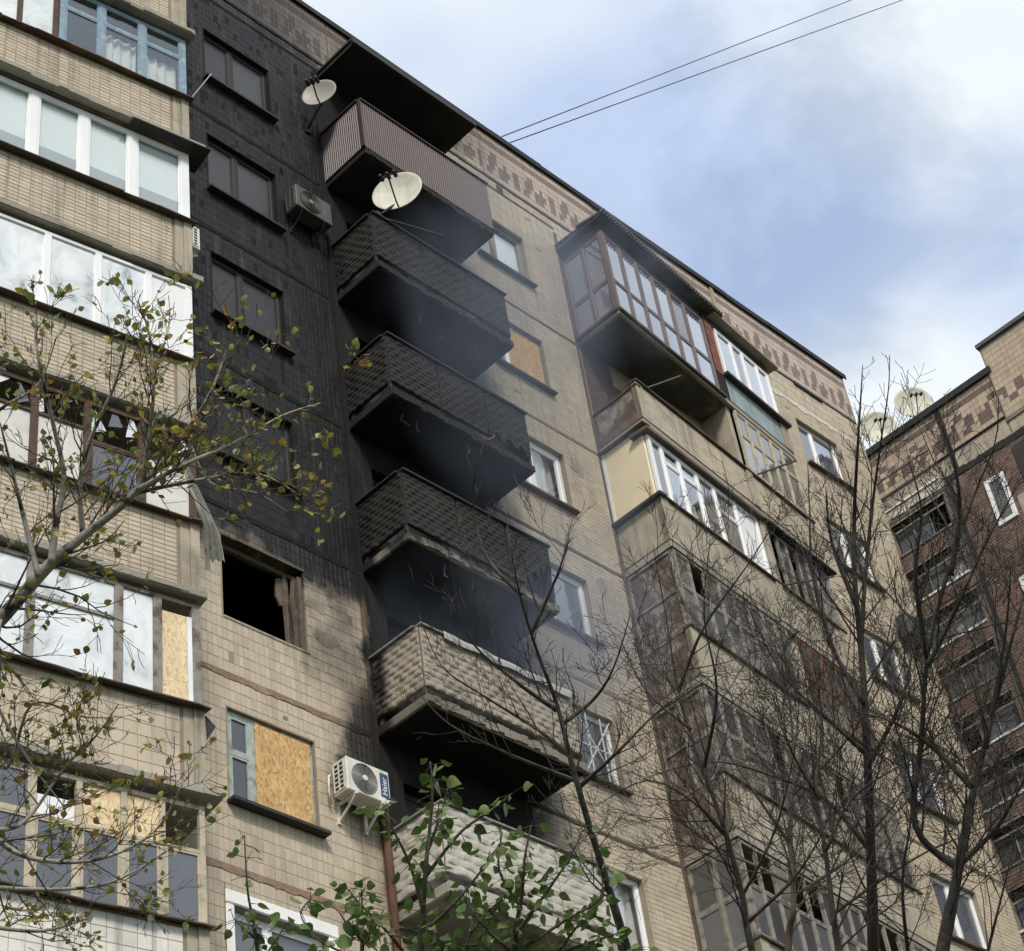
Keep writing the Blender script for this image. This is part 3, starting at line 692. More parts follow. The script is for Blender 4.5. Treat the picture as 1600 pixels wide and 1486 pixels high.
    w = window(main, FA, 6.30, 7.67, S[5], S[5]+1.3, 'pvc', [('glass_dusty', None), ('glass_dusty', 'curtain_dim', 0)], (.36,), label='white framed window behind crossed security bars')
    g = MB(); a0, a1, b0, b1 = 6.82, 7.62, S[5]+.03, S[5]+1.27
    for (p, q) in (((a0, b0), (a1, b1)), ((a0, b1), (a1, b0)), ((a0+.25, b0), (a0+.25, b1)), ((a1-.22, b0), (a1-.22, b1)), ((a0, (b0+b1)/2), (a1, (b0+b1)/2))): g.bar(FA.P(p[0], -.04, p[1]), FA.P(q[0], -.04, q[1]), .018)
    g.build('security_bars', 'pvc', w)
    for f in (1, 2, 3, 4): window(main, FA, 6.30, 7.67, S[f], S[f]+1.3, 'pvc', [('glass_dusty', 'curtain', 0), ('glass', 'curtain', 0)], (.4,))
    # --- far right column
    window(main, FA, 16.05, 17.5, S[9], S[9]+1.3, 'pvc', [('glass_dusty', 'curtain', 0), ('glass_blue', 'curtain', 0)], (.40,), label='white framed window at the far right of the top floor')
    MB().box(FA, 16.1, 17.45, -.14, -.105, S[8]+1.24, S[8]+1.29).build('lintel', 'dark_metal', main)
    for f, c in ((8, 'curtain'), (7, 'curtain_dim'), (6, 'curtain'), (5, 'curtain_dim'), (4, 'curtain'), (3, 'curtain'), (2, 'curtain'), (1, 'curtain')):
        window(main, FA, 16.05, 17.5, S[f], S[f]+1.3, 'pvc', [('glass_lilac' if f == 8 else 'glass_blue', c, 0), ('glass_blue', c, 0)], (.45,))
    # dark niche under the frieze on the right
    MB().box(FA, 16.4, 17.4, .001, .05, 24.92, 25.0).build('vent', 'dark_metal', main)
    # doors and windows behind balconies
    for f in range(1, 10):
        black = f >= 4
        window(main, FA, 2.95, 4.3, S[f]-.05, S[f]+1.3, 'pvc_sooty' if black else 'pvc', ['glass_smoked' if black else 'glass_dusty']*2, (.5,), sill=None, n=-.2)
        window(main, FA, 4.45, 5.1, S[f]-.7, S[f]+1.3, 'pvc_sooty' if black else 'pvc', ['glass_smoked' if black else 'glass_dusty'], (), sill=None, name='door', n=-.2)
        window(main, FA, 9.6, 11.2, S[f]-.1, S[f]+1.3, 'pvc', [('glass_dusty', 'curtain_dim', 0)]*2, (.5,), sill=None, n=-.2)
        window(main, FA, 12.8, 14.2, S[f]-.1, S[f]+1.3, 'pvc', [('glass_dusty', 'curtain_dim', 0)]*2, (.5,), sill=None, n=-.2)
main_block()

def relief(F, u0, u1, z0, z1, n, pw, ph, amp, res, style, thick=.05, seed=0, torn=None):
    """cast concrete balustrade panel with rows of bulging scallops"""
    nu = max(4, int((u1-u0)/res)); nz = max(4, int((z1-z0)/res)); mb = MB(); rs = np.random.default_rng(seed)
    for side in (0, 1):
        for j in range(nz+1):
            for i in range(nu+1):
                u = u0+(u1-u0)*i/nu; z = z0+(z1-z0)*j/nz; h = 0
                if side == 0:
                    r = (z-z0)/ph; k = int(r); fr = r-k
                    q = (u-u0)/pw+.5*(k % 2); fq = q-math.floor(q); hv = math.sin((math.floor(q)*12.9898+k*78.233+seed*3.7))*43758.5453; hv -= math.floor(hv); am = amp*(.25 if hv < .05 else .65+.5*hv)
                    if style == 'scale': h = am*(max(0, math.sin(math.pi*fq))**.8)*(max(0, math.sin(math.pi*min(1, (1-fr)*1.02)))**.6)*(.55+.45*(1-fr))
                    else:
                        w = (math.floor(q)+k) % 2
                        h = am*((fq if w else 1-fq)*.8+.2)*(math.sin(math.pi*min(max(fr, .02), .98))**.35)
                    ed = min(i, nu-i, j, nz-j)
                    if ed == 0: h = 0
                mb.v.append(F.P(u, n+(h if side == 0 else -thick), z))
    off = (nu+1)*(nz+1)
    def keep(i, j): return torn is None or torn((u0+(u1-u0)*(i+.5)/nu), (j+.5)/nz)
    for j in range(nz):
        for i in range(nu):
            if not keep(i, j): continue
            k = j*(nu+1)+i; mb.f.append((k, k+1, k+nu+2, k+nu+1)); mb.f.append((off+k+nu+1, off+k+nu+2, off+k+1, off+k))
            for (di, dj, a, b) in ((-1, 0, k+nu+1, k), (1, 0, k+1, k+nu+2), (0, -1, k, k+1), (0, 1, k+nu+2, k+nu+1)):
                ii, jj = i+di, j+dj
                if ii < 0 or jj < 0 or ii >= nu or jj >= nz or not keep(ii, jj): mb.f.append((b, a, off+a, off+b))
    mb.smooth = False; return mb

def balconies():
    FBal = Frame((2.55, -1.0), 0)
    W = 3.03
    for f in range(1, 10):
        s = S[f]; sooty = f >= 5
        sm = 'slab_sooty' if f >= 5 else 'slab_concrete'
        b = MB(); b.box(FBal, 0.0, W, -.995, 0, s-.95, s-.78); b = b.build('balcony', sm, main, label={9: 'top burnt balcony clad in brown corrugated metal', 8: 'black scorched balcony below the brown one', 7: 'black scorched balcony with broken slab edge',
             6: 'black scorched balcony with torn right end', 5: 'tan relief-panel balcony below the black ones', 4: 'pale woven-relief balcony above the green saplings'}.get(f, 'lower balcony with relief panels'), bevel=.02); b['_o'] = main['_o']
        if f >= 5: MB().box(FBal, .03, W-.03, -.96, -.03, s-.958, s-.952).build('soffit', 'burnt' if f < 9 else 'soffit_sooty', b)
        # ragged slab edge strip
        rs = random.Random(f); e = MB()
        for k in range(26):
            u = k*W/26
            if rs.random() < .75: e.box(FBal, u+.002, u+W/26-.002, .002, .012+.02*rs.random(), s-.945+.03*rs.random(), s-.79-.03*rs.random())
        e.build('slab_edge', sm, b)['kind'] = 'stuff'
        if f == 9:
            for (F, a, c, nm) in ((FBal, 0, W, 0.0), (FSB, 0.0, 1.0, 0.0)):
                mb = MB(); N = int((c-a)/.05)*4; z0, z1 = s-.80, s+.43
                for j in range(2):
                    for i in range(N+1):
                        u = a+(c-a)*i/N; ph = i % 4; h = .016 if ph in (1, 2) else 0
                        mb.v.append(F.P(u, nm+.02+h, z0 if j == 0 else z1))
                for i in range(N): mb.f.append((i, i+1, N+1+i+1, N+1+i))
                mb.box(F, a, c, nm-.01, nm+.015, z0+.02, z1-.02)
                mb.build('cladding', 'brown_metal', b)
            MB().box(FBal, -.03, W+.02, -.06, .06, s+.431, s+.46).box(FSB, 0, .99, -.05, .06, s+.431, s+.46).build('handrail', 'brown_metal', b)
            MB().box(FBal, -.04, -.018, -.03, .05, s-.80, s+.43).build('corner_post', 'brown_metal', b)
            continue
        pm = 'panel_relief' if f >= 5 else 'panel_grey'
        z0, z1 = s-.66, s+.32
        style = 'scale' if f >= 5 else 'weave'
        PW, PH, AM, RS = (.165, .088, .024, .0165) if f >= 6 else ((.19, .10, .025, .0165) if f == 5 else (.15, .12, .028, .0165))
        cuts = [0.0, 1.06, 2.08, W]
        for k in range(3):
            torn = None
            if f == 6 and k == 2: torn = lambda u, v: not (v < .62-.5*(u < 2.5) and u > 2.25 and math.sin(u*37)*.08+(u-2.3)*.9 > v-.05*math.sin(u*60)) if u > 2.3 else True
            if f == 7 and k == 2: torn = lambda u, v: not (v < .10+.07*math.sin(u*23))
            m_ = pm
            relief(FBal, cuts[k]+.012, cuts[k+1]-.012, z0, z1, 0.0, PW, PH, AM, RS, style, seed=f*10+k, torn=torn).build('parapet_panel', m_, b)
        relief(FSB, .03, .97, z0, z1, 0.0, PW, PH, AM, RS, style, seed=f*10+5).build('parapet_panel', pm, b)
        relief(Frame((2.55+W, -1.0), 90), .03, .97, z0, z1, 0.0, .235, .122, .034, .04, style, seed=f*10+6).build('parapet_panel', pm, b)
        # posts and rails
        p = MB()
        for u in (0.0, W-.045): p.box(FBal, u, u+.045, -.075, -.055+.03, s-.78, s+.34)
        p.box(FBal, .03, .075, -.95, -.9, s-.78, s+.34)
        p.build('post', 'dark_metal' if f >= 6 else 'flashing', b)
        rl = MB(); rl.box(FBal, -.01, W+.01, -.07, .05, s+.325, s+.352).box(FSB, .0, .925, -.05, .05, s+.325, s+.352)
        rl.build('handrail', 'dark_metal' if f >= 6 else 'wood_grey', b)
        if f == 8: MB().bar(FBal.P(.25, .02, s+.36), FBal.P(1.3, .35, s+.36), .02).build('bracket', 'dark_metal', b)
        if f == 5:  # loose pale sheet folded over the rail
            mb = MB(); N = 30
            for j in range(4):
                for i in range(N+1):
                    u = .40+2.5*i/N; d = [-.02, .06, .068, .062][j]; z = [.372, .362, .31, .245][j]
                    mb.v.append(FBal.P(u, d+.01*math.sin(i*.9), s+z-.006*math.sin(i*.5)+(-.012 if j == 3 else 0)*math.sin(i*.7)))
            for j in range(3):
                for i in range(N): k = j*(N+1)+i; mb.f.append((k, k+1, k+N+2, k+N+1))
            mb.build('rail_cover', 'wood_grey_pale', b, smooth=True)
            # light panel on the back wall
            MB().box(FA, 2.6, 2.95, .002, .03, s-.5, s+.75).build('panel', 'wall_concrete', b)
        if f == 4:
            MB().box(FBal, .35, W-.2, .0, .02, s-1.0, s-.76).build('slab_edge', 'panel_grey', b)
        # debris hanging under scorched slabs
        if f in (6, 7, 8):
            d = MB(); rs = random.Random(f+50)
            for k in range(5):
                u = rs.uniform(.3, 2.8); n = rs.uniform(-.5, -.03); d.tube([FBal.P(u, n, s-.96), FBal.P(u+rs.uniform(-.06, .06), n, s-1.05-rs.random()*.12), FBal.P(u+rs.uniform(-.1, .1), n+.03, s-1.12-rs.random()*.2)], [.012, .014, .008], 4)
            d.build('debris', 'charred_wood', b)
    # canopy above top balcony
    c = MB(); c.box(Frame((2.58, -.98), 0), 0, 3.0, -.975, 0, 24.5, 24.60); c = c.build('canopy', 'soffit_sooty', main, label='sooty flat canopy over the brown metal balcony'); c['_o'] = main['_o']
    MB().box(Frame((2.58, -.98), 0), -.03, 3.03, -.98, .035, 24.605, 24.655).build('roof_sheet', 'dark_metal', c)
    e = MB(); e.box(Frame((2.58, -.98), 0), -.03, 3.03, .004, .04, 24.52, 24.60); e.build('gutter', 'dark_metal', c)
    # rusty downpipe at the left of lower balconies
    MB().tube([FA.P(2.47, .09, z) for z in np.linspace(GZ, 9.4, 12)], .055, 8).build('downpipe', 'rust', main, smooth=True)
balconies()

# ------------------------------------------------------------------ right-hand loggia stack of the main block
def loggia():
    LW = 6.0
    def cheek(y0, y1, z0, z1, n0=-.12, n1=0.0):
        return MB().box(FSL, -y0, -y1, n0, n1, z0, z1)
    for f in range(1, 10):
        s = S[f]
        b = MB()
        # slab as a prism from wall to slanted front
        pts = [(8.75, -.003), (8.75, -1.08), tuple(FL.P(LW, 0, 0)[:2]), (8.75+LW*math.cos(R(6)), -.003)]
        b.poly([np.array([x, y, s-.95]) for x, y in pts], np.array([0, 0, .16])); b = b.build('loggia_slab', 'slab_concrete', main, bevel=.015); b['_o'] = main['_o']
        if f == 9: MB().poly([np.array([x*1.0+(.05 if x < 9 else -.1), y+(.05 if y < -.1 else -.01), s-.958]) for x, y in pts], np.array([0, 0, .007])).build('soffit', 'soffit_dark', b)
        par = MB(); top = s+.10 if f == 8 else s+.17
        if f != 9: MB().box(FL, 3.55, 3.75, -.1, .03, s-.785, s+1.6 if f != 8 else s+.2).build('pillar', 'concrete', main)
        par.box(FL, LW-.26, LW, -.25, .02, s-.785, top)
        par.build('pillar', 'concrete', main)
        if f != 9:
            p = MB(); p.box(FL, .0, 3.54, -.1, -.006, s-.785, top).box(FL, 3.76, LW-.27, -.1, -.006, s-.785, top)
            p = p.build('parapet', 'mortar_clean' if f == 8 else 'concrete', main, label='tan parapet of the right-hand loggias'); p['_o'] = main['_o']
            if f == 8:
                merged_tiles(FL, fill(.22, 3.5, s-.75, top-.03, .168, .085, n0=-.006), .004, 'tile_clean', p, 'tiles')
                merged_tiles(FL, fill(3.8, LW-.3, s-.75, top-.03, .168, .085, n0=-.006), .004, 'tile_clean', p, 'tiles')
            MB().box(FL, 0, .2, -.1, .012, s-.785, top).build('corner', 'concrete', p)
            MB().box(FL, -.02, LW, -.13, .05, top+.003, top+.035).build('sill', 'flashing', p)
    # party wall between halves
    for f in range(1, 10):
        s = S[f]
        MB().box(Frame((8.75+3.63*math.cos(R(6)), -.003), -90), .005, .62, -.06, .06, s-.785, s+1.84).build('partition', 'concrete', main)
    # --- floor 9
    s = S[9]
    g = glazing(main, FL, 0, 3.4, s-.80, s+1.33, 'loggia_brown', [.58, 1.12, 1.66, 2.2, 2.72], [['glass_lilac', 'glass_lilac'], ['glass_lilac', 'glass_lilac'], ['glass_lilac', 'glass_lilac'], ['glass_lilac', ('glass_blue', ('curtain', 0, 1))], ['glass_lilac', ('glass_old', ('curtain_dim', 0, .9))], ['glass_lilac', ('glass_blue', ('curtain', 0, 1))]], pw=.07, fr=.05, cuts=[(.40,)], label='brown framed full height glazing of the top corner loggia')
    g2 = glazing(main, Frame((8.75, -.02), -90), 0, 1.04, s-.80, s+1.33, 'loggia_brown', [.52], [['glass_lilac', 'glass_blue'], ['glass_lilac', 'glass_blue']], pw=.07, fr=.05, cuts=[(.40,)], label='brown framed side of the top corner loggia')
    MB().box(FL, -.02, .07, -.08, .02, s-.8, s+1.33).build('corner_post', 'loggia_brown', main)
    # roof of the brown loggia
    pts = [(8.63, .0-.003), (8.63, -1.26), tuple(FL.P(4.0, .2, 0)[:2]), tuple(FL.P(4.0, -.6, 0)[:2])]
    rf = MB(); rf.poly([np.array([x, y, s+1.66+.10*(1 if y > -.3 else 0)]) for x, y in pts], np.array([0, 0, .03])); rf = rf.build('loggia_roof', 'corrugated', main, label='corrugated lean-to roof of the top corner loggia'); rf['_o'] = main['_o']
    cr = MB(); N = 46
    for i in range(N):
        a = -.1+4.1*i/N; cr.tube([FL.P(a, .24, s+1.68), FL.P(a, -.45, s+1.74)], .035, 5)
    cr.build('corrugation', 'corrugated', rf)
    MB().box(FL, .03, 3.9, -.14, -.06, s+1.335, s+1.65).build('fascia', 'dark_metal', rf); MB().box(Frame((8.75, -.02), -90), .005, 1.0, -.1, -.03, s+1.335, s+1.65).build('fascia', 'dark_metal', rf)
    MB().box(Frame((8.66, -.02), -90), 0, 1.2, -.02, .02, s+1.60, s+1.69).build('gutter', 'dark_metal', rf)
    MB().box(FL, 0, 3.5, .0, .06, s-.86, s-.80).box(FSL, .0, 1.08, .0, .06, s-.86, s-.80).build('sill', 'flashing', g)
    # brick strip and white part
    bk = fill(3.45, 3.72, s-.1, s+1.33, .13, .075, tint=lambda i, j, a, c: random.choice([(.26, .085, .05), (.22, .07, .045), (.30, .11, .07)]), n0=0.0)
    MB().box(FL, 3.42, 3.75, -.1, -.001, s-.78, s+1.5).build('pier', 'mortar', main)
    merged_tiles(FL, bk, .01, 'brick_brown', main, 'bricks')
    glazing(main, FL, 3.85, 5.85, s-.02, s+1.38, 'pvc', [4.42, 4.85, 5.4], [('glass_blue', ('curtain', 0, 1)), ('glass', ('curtain_dim', 0, 1)), ('glass_blue', ('curtain', 0, 1)), ('glass_blue', ('curtain', 0, 1))], pw=.07, fr=.06, label='white framed glazing of the top right loggia')
    MB().box(FL, 3.8, 5.9, -.1, -.02, s+1.39, s+1.62).build('fascia', 'dark_metal', main); MB().box(FL, 3.72, 6.12, -.45, .16, s+1.623, s+1.68).build('loggia_roof', 'slab_concrete', main)
    MB().box(FL, 3.76, LW-.28, -.1, -.006, s-.785, s-.1).build('parapet', 'blue_panel', main, label='blue painted parapet of the top right loggia'); MB().box(FL, 3.7, 6.05, -.12, .12, s-.095, s-.03).build('sill', 'dark_metal', main)
    # --- floor 8: open left half
    s = S[8]
    ck = cheek(-.02, -.98, s-.785, s+.0, -.10, -.01).build('parapet', 'brown_board', main, label='brown boarded side of the open loggia')
    ck['_o'] = main['_o']; MB().box(FSL, .0, 1.1, -.12, .02, s+.003, s+.03).build('handrail', 'flashing', ck)
    bt = fill(8.80, 9.6, s-.78, s+1.84, .13, .075, tint=lambda i, j, a, c: random.choice([(.115, .066, .058), (.10, .058, .052), (.135, .08, .068)]))
    merged_tiles(FA, bt, .01, 'brick_brown', main, 'bricks')
    MB().box(FL, .25, 3.5, -.09, -.06, top_(s)+.06, top_(s)+.09).build('handrail', 'wood_grey', main)
    glazing(main, FL, 3.78, LW-.05, s+.22, s+1.83, 'wood_beige', [4.2, 4.62, 5.05, 5.45], [['glass_dusty', 'glass_old'], [('glass_dusty', ('curtain', 0, 1)), 'glass_old'], [('glass_dusty', ('curtain', 0, 1)), 'glass_old'], [('glass_old', ('curtain_red', 0, 1)), 'glass_old'], ['glass_old', 'glass_old']], pw=.045, fr=.05, cuts=[(.62,)], label='thin framed old glazing of the right loggia with red curtain')
    # --- floor 7
    s = S[7]
    ck = cheek(-.03, -1.0, s+.21, s+1.82, -.06, .01).build('side_panel', 'cream_panel', main, label='cream coloured side panel of the white glazed loggia', bevel=.02); ck['_o'] = main['_o']
    MB().box(FSL, .0, .08, -.05, .02, s+.21, s+1.82).build('trim', 'white_paint', ck)
    glazing(main, FL, 0.02, 3.5, s+.21, s+1.62, 'pvc', [.42, .95, 1.5, 2.05, 2.75], [('glass_dusty', ('curtain', 0, 1)), [('glass_blue',), 'glass'], [('glass', ('curtain', 0, .6)), ('glass_blue',)], ('glass_dusty', ('curtain', 0, 1)), [('glass_dusty', ('curtain', 0, 1)), 'glass_blue'], 'panel_white'], pw=.075, fr=.07, cuts=[None, (.72,), (.72,), None, (.6,), None], label='white framed glazing of the cream sided loggia')
    MB().box(FL, -.1, 3.6, -.3, .10, s+1.63, s+1.70).build('canopy', 'flashing', main)
    MB().box(FSL, .0, 1.12, -.1, .10, s+1.825, s+1.845).build('canopy', 'flashing', main)
    MB().box(FSL, .0, 1.15, -.1, .09, s+.15, s+.205).build('sill', 'dark_metal', main)
    glazing(main, FL, 3.78, LW-.05, s+.21, s+1.6, 'wood_grey', [4.12, 4.45, 4.8, 5.15, 5.5], [None, 'glass_old', None, 'glass_old', ('glass_old', ('curtain_dim', 0, 1)), 'glass_dusty'], pw=.05, fr=.05, label='old dark open glazing right of the white loggia')
    MB().box(FL, 3.7, 6.1, -.4, .14, s+1.61, s+1.65).build('canopy', 'roof_felt', main)
    for f in range(1, 8):  # solid concrete cheeks below the side panels
        s = S[f]; cheek(-.02, -.98, s-.785, s+.14, -.10, -.012).build('parapet', 'concrete' if f in (7, 4, 2) else 'brown_board', main)
    # --- floor 6, 5 and lower: old dark glazing
    for f in (6, 5, 4, 3, 2, 1):
        s = S[f]; rs = random.Random(f*3)
        def pk():
            lo = rs.choice(['glass_old', 'glass_dusty', 'glass_old', ('glass_dusty', ('curtain', 0, 1)), ('glass_old', ('curtain_dim', 0, 1))])
            return [lo, rs.choice(['glass_old', 'glass_old', None, 'glass_dusty'])]
        glazing(main, FL, .02, 3.52, s+.21, s+1.82, 'wood_grey', [.45, .9, 1.35, 1.8, 2.25, 2.7, 3.1], [pk() for _ in range(8)], pw=.045, fr=.05, cuts=[(.55,)], label='old dark wooden glazing of a lower right loggia')
        glazing(main, FL, 3.78, LW-.03, s+.21, s+1.82, 'wood_red' if f == 6 else 'wood_grey', [4.2, 4.65, 5.1, 5.5], [pk() for _ in range(5)], pw=.05, fr=.05, cuts=[(.5,)], label='old wooden glazing at the right end of a lower loggia')
        glazing(main, Frame((8.75, -.03), -90), 0, 1.0, s+.15, s+1.82, 'wood_grey', [.5] if f < 6 else [], [['brown_board', 'brown_board'], ['glass_old', 'brown_board']] if f >= 5 else [['glass_dusty', 'glass_old']], pw=.05, fr=.05, cuts=[(.5,)], label='patched side of a lower right loggia')
def top_(s): return s+.10
loggia()

# ================================================================== LEFT BLOCK
left = thing('apartment_building', (-4, 3, GZ), 'left apartment block with stacked glazed loggias standing beside the soot-black wall', 'apartment building')
def left_block():
    UL = -5.2; D = 1.35
    # body behind the loggias, stops where the main block begins
    b = MB(); b.box(FB, UL, -.26, -D-.3, -D, GZ, 26.4); b.build('wall', 'interior', left)
    b = MB(); b.box(FB, UL, -.27, -6, -D-.31, GZ, 26.4); b.build('rear_wall', 'concrete', left)
    MB().box(FB, UL, .1, -6, .1, 26.42, 26.6).build('roof', 'roof_felt', left)
    recs = []
    for f in range(1, 10):
        s = S[f]
        proj = {8: .16, 9: .12, 7: .06, 4: .10, 5: .08}.get(f, .06); ur = {8: .20, 9: .1, 7: .14, 4: .18, 5: .06, 6: .1}.get(f, .08)
        sl = MB(); sl.box(FB, UL, ur, -D+.002, proj, s-.93, s-.815); sl = sl.build('loggia_slab', 'slab_concrete', left, bevel=.012); sl['_o'] = left['_o']
        rs = random.Random(f); e = MB(); u = UL
        while u < ur-.15:
            w = rs.uniform(.12, .5); w = min(w, ur-u)
            if rs.random() < .7: e.box(FB, u+.003, u+w-.003, proj+.002, proj+.004+.02*rs.random(), s-.925+.02*rs.random(), s-.82-.04*rs.random())
            u += w
        e.build('slab_edge', 'slab_concrete', sl)['kind'] = 'stuff'
        if f == 8: MB().box(FB, -1.0, ur+.05, -.3, proj+.05, s-.955, s-.935).build('canopy', 'dark_metal', sl)
        p = MB(); p.box(FB, UL, -.262, -.10, -.012, s-.813, s+.27); p = p.build('parapet', 'mortar_clean', left, label='tiled parapet of a left loggia'); p['_o'] = left['_o']
        pl = MB(); pl.box(FB, -.26, -.13, -.25, .0, s-.813, s+.27).box(FB, -.128, 0, -D+.01, .02, s-.813, s+.27); pl.build('pillar', 'concrete', p)
        # pieces of render between tiles
        w_ = .71 if f == 3 else None
        tc = (lambda i, j, a, c: random.choice([(.66, .63, .57), (.62, .60, .54), (.70, .67, .60)])) if f == 3 else None
        if f >= 5: rr = fill(UL, -.30, s-.79, s+.23, .1655, .0725, n0=-.012, gap=.009, tint=tc)
        else: rr = fill(UL, -.30, s-.79, s+.23, .175, .172, n0=-.012, gap=.006, tint=tc)
        recs += rr
        # sill flashing
        rsd = random.Random(f+9); sg = MB(); u = UL
        while u < -.05:
            w = rsd.uniform(.5, 1.4); w = min(w, .06-u); dz = rsd.uniform(-.012, .0)
            sg.poly([FB.P(u, -.1, s+.30+dz), FB.P(u+w-.004, -.1, s+.30+dz), FB.P(u+w-.004, .11+rsd.uniform(-.02, .02), s+.255+dz), FB.P(u, .11+rsd.uniform(-.02, .02), s+.255+dz)], np.array([0, 0, .018])); u += w
        sg.build('sill', 'flashing', p)
    split_tiles(FB, recs, .004, 'tile_clean', left, 'B')
    posts = [-4.32, -3.6, -2.88, -2.16, -1.44, -.72]
    # floor 9 (above the frame, only its parapet shows)
    glazing(left, FB, UL, -.0, S[9]+.31, S[9]+1.84, 'wood_grey', posts, ['glass_old'], n=-.03)
    # floor 8: blue frames right, sheeted panes left
    s = S[8]
    glazing(left, FB, -2.1, -.0, s+.31, s+1.82, 'wood_blue', [-1.42, -.74], [['glass', 'glass'], [('glass', ('curtain', 0, 1)), 'glass'], [('glass', ('curtain', .0, .9)), 'glass']], n=-.03, pw=.09, fr=.06, cuts=[(.68,)], label='blue framed glazing with white curtains on the left block')
    glazing(left, FB, UL, -2.12, s+.31, s+1.82, 'wood_brown', [-4.0, -3.35, -2.72], ['film'], n=-.03, pw=.08, fr=.06, label='grey posts with plastic sheeting left of the blue frames')
    # floor 7: white with roller blinds
    s = S[7]
    glazing(left, FB, UL, 0.0, s+.31, s+1.84, 'pvc', [-4.56, -3.84, -3.12, -2.42, -1.66, -.9], [('glass', ('blind', .28, 1), ('blind_grey', 0, .28))], n=-.02, pw=.13, fr=.07, depth=.07, label='white framed glazing with half drawn white blinds')
    MB().box(FB, UL, .02, -.12, .04, s+1.843, s+1.865).build('trim', 'flashing', left)
    # floor 6: white with silver film
    s = S[6]
    glazing(left, FB, UL, 0.0, s+.31, s+1.80, 'pvc', [-4.4, -3.65, -2.9, -2.13, -1.4, -.66], ['film', 'film', 'film', 'film', 'film', 'film', 'panel_white'], n=-.02, pw=.10, fr=.06, label='white framed glazing covered with crumpled plastic film')
    # floor 5: broken brown frames
    s = S[5]
    glazing(left, FB, UL, 0.0, s+.31, s+1.80, 'wood_brown', [-4.3, -3.6, -2.9, -2.2, -1.5, -.75], [[('panel_white',), None], ['film', None], [('film',), 'glass_old'], [('curtain',), None], [('curtain',), None], ['glass_dusty', None], [('curtain',), None]], n=-.03, pw=.10, fr=.08, cuts=[(.62,), (.62,), (.7,), (.66,), (.66,), (.55,), (.6,)], label='broken brown wooden glazing with shattered panes')
    rs = random.Random(3)   # shards left in the frames
    for k in range(9):
        u = -.2-.55*k*.55-rs.random()*.2; z = s+1.25+rs.random()*.3; a = [(u, z), (u+rs.uniform(.1, .25), z+rs.uniform(.05, .2)), (u+rs.uniform(.02, .1), z+rs.uniform(.25, .45))]
        MB().poly([FB.P(x, -.06, y) for x, y in a], FB.n*.006).build('glass_shard', 'glass_dusty' if k % 2 else 'film', left)
    # floor 4: grey frames, film and chipboard
    s = S[4]
    glazing(left, FB, UL, 0.0, s+.31, s+1.82, 'wood_grey', [-3.4, -2.15, -1.06, -.56], [['film', 'film'], ['film', 'film'], ['film', 'film'], 'film', None], n=-.02, pw=.11, fr=.06, cuts=[(.66,), (.66,), (.64,), None, None], label='grey framed glazing with plastic film beside a chipboard sheet')
    MB().box(FB, -.50, -.06, -.05, -.035, s+.37, s+1.60).build('board', 'osb_pale', left); MB().box(FB, -.17, -.055, -.03, -.026, s+.37, s+1.6).build('plastic_sheet', 'film', left)
    fp = MB(); fp.poly([FB.P(.03, .0, s+.22), FB.P(.16, .0, s+.10), FB.P(.05, .0, s-.1)], FB.n*-.02); fp.build('flashing', 'dark_metal', left)
    # floor 3: old beige wood
    s = S[3]
    glazing(left, FB, UL, 0.0, s+.16, s+1.80, 'wood_beige', [-3.2, -2.55, -2.02, -1.5, -.98, -.52], [['glass_dusty', 'glass_dusty'], ['glass_dusty', 'glass_dusty'], ['glass_dusty', 'glass_dusty'], ['glass_dusty', [None][0]], ['glass_dusty', 'osb_pale'], ['glass_dusty', 'osb_pale'], ['glass_dusty', None]], n=-.02, pw=.07, fr=.06, cuts=[(.64,)], label='old beige wooden glazing with a chipboard strip on top')
    MB().box(FB, -2.0, -1.52, -.09, -.07, s+1.25, s+1.5).build('plastic_sheet', 'panel_white', left)
    for f in (1, 2): glazing(left, FB, UL, 0.0, S[f]+.31, S[f]+1.8, 'wood_grey', posts, ['glass_dusty'], n=-.03)
    # things on loggia ceilings and backs: doors
    for f in range(1, 10): MB().box(FB, -2.6, -1.2, -D+.003, -D+.05, S[f]-.7, S[f]+1.3).build('door', 'wood_grey', left)
left_block()

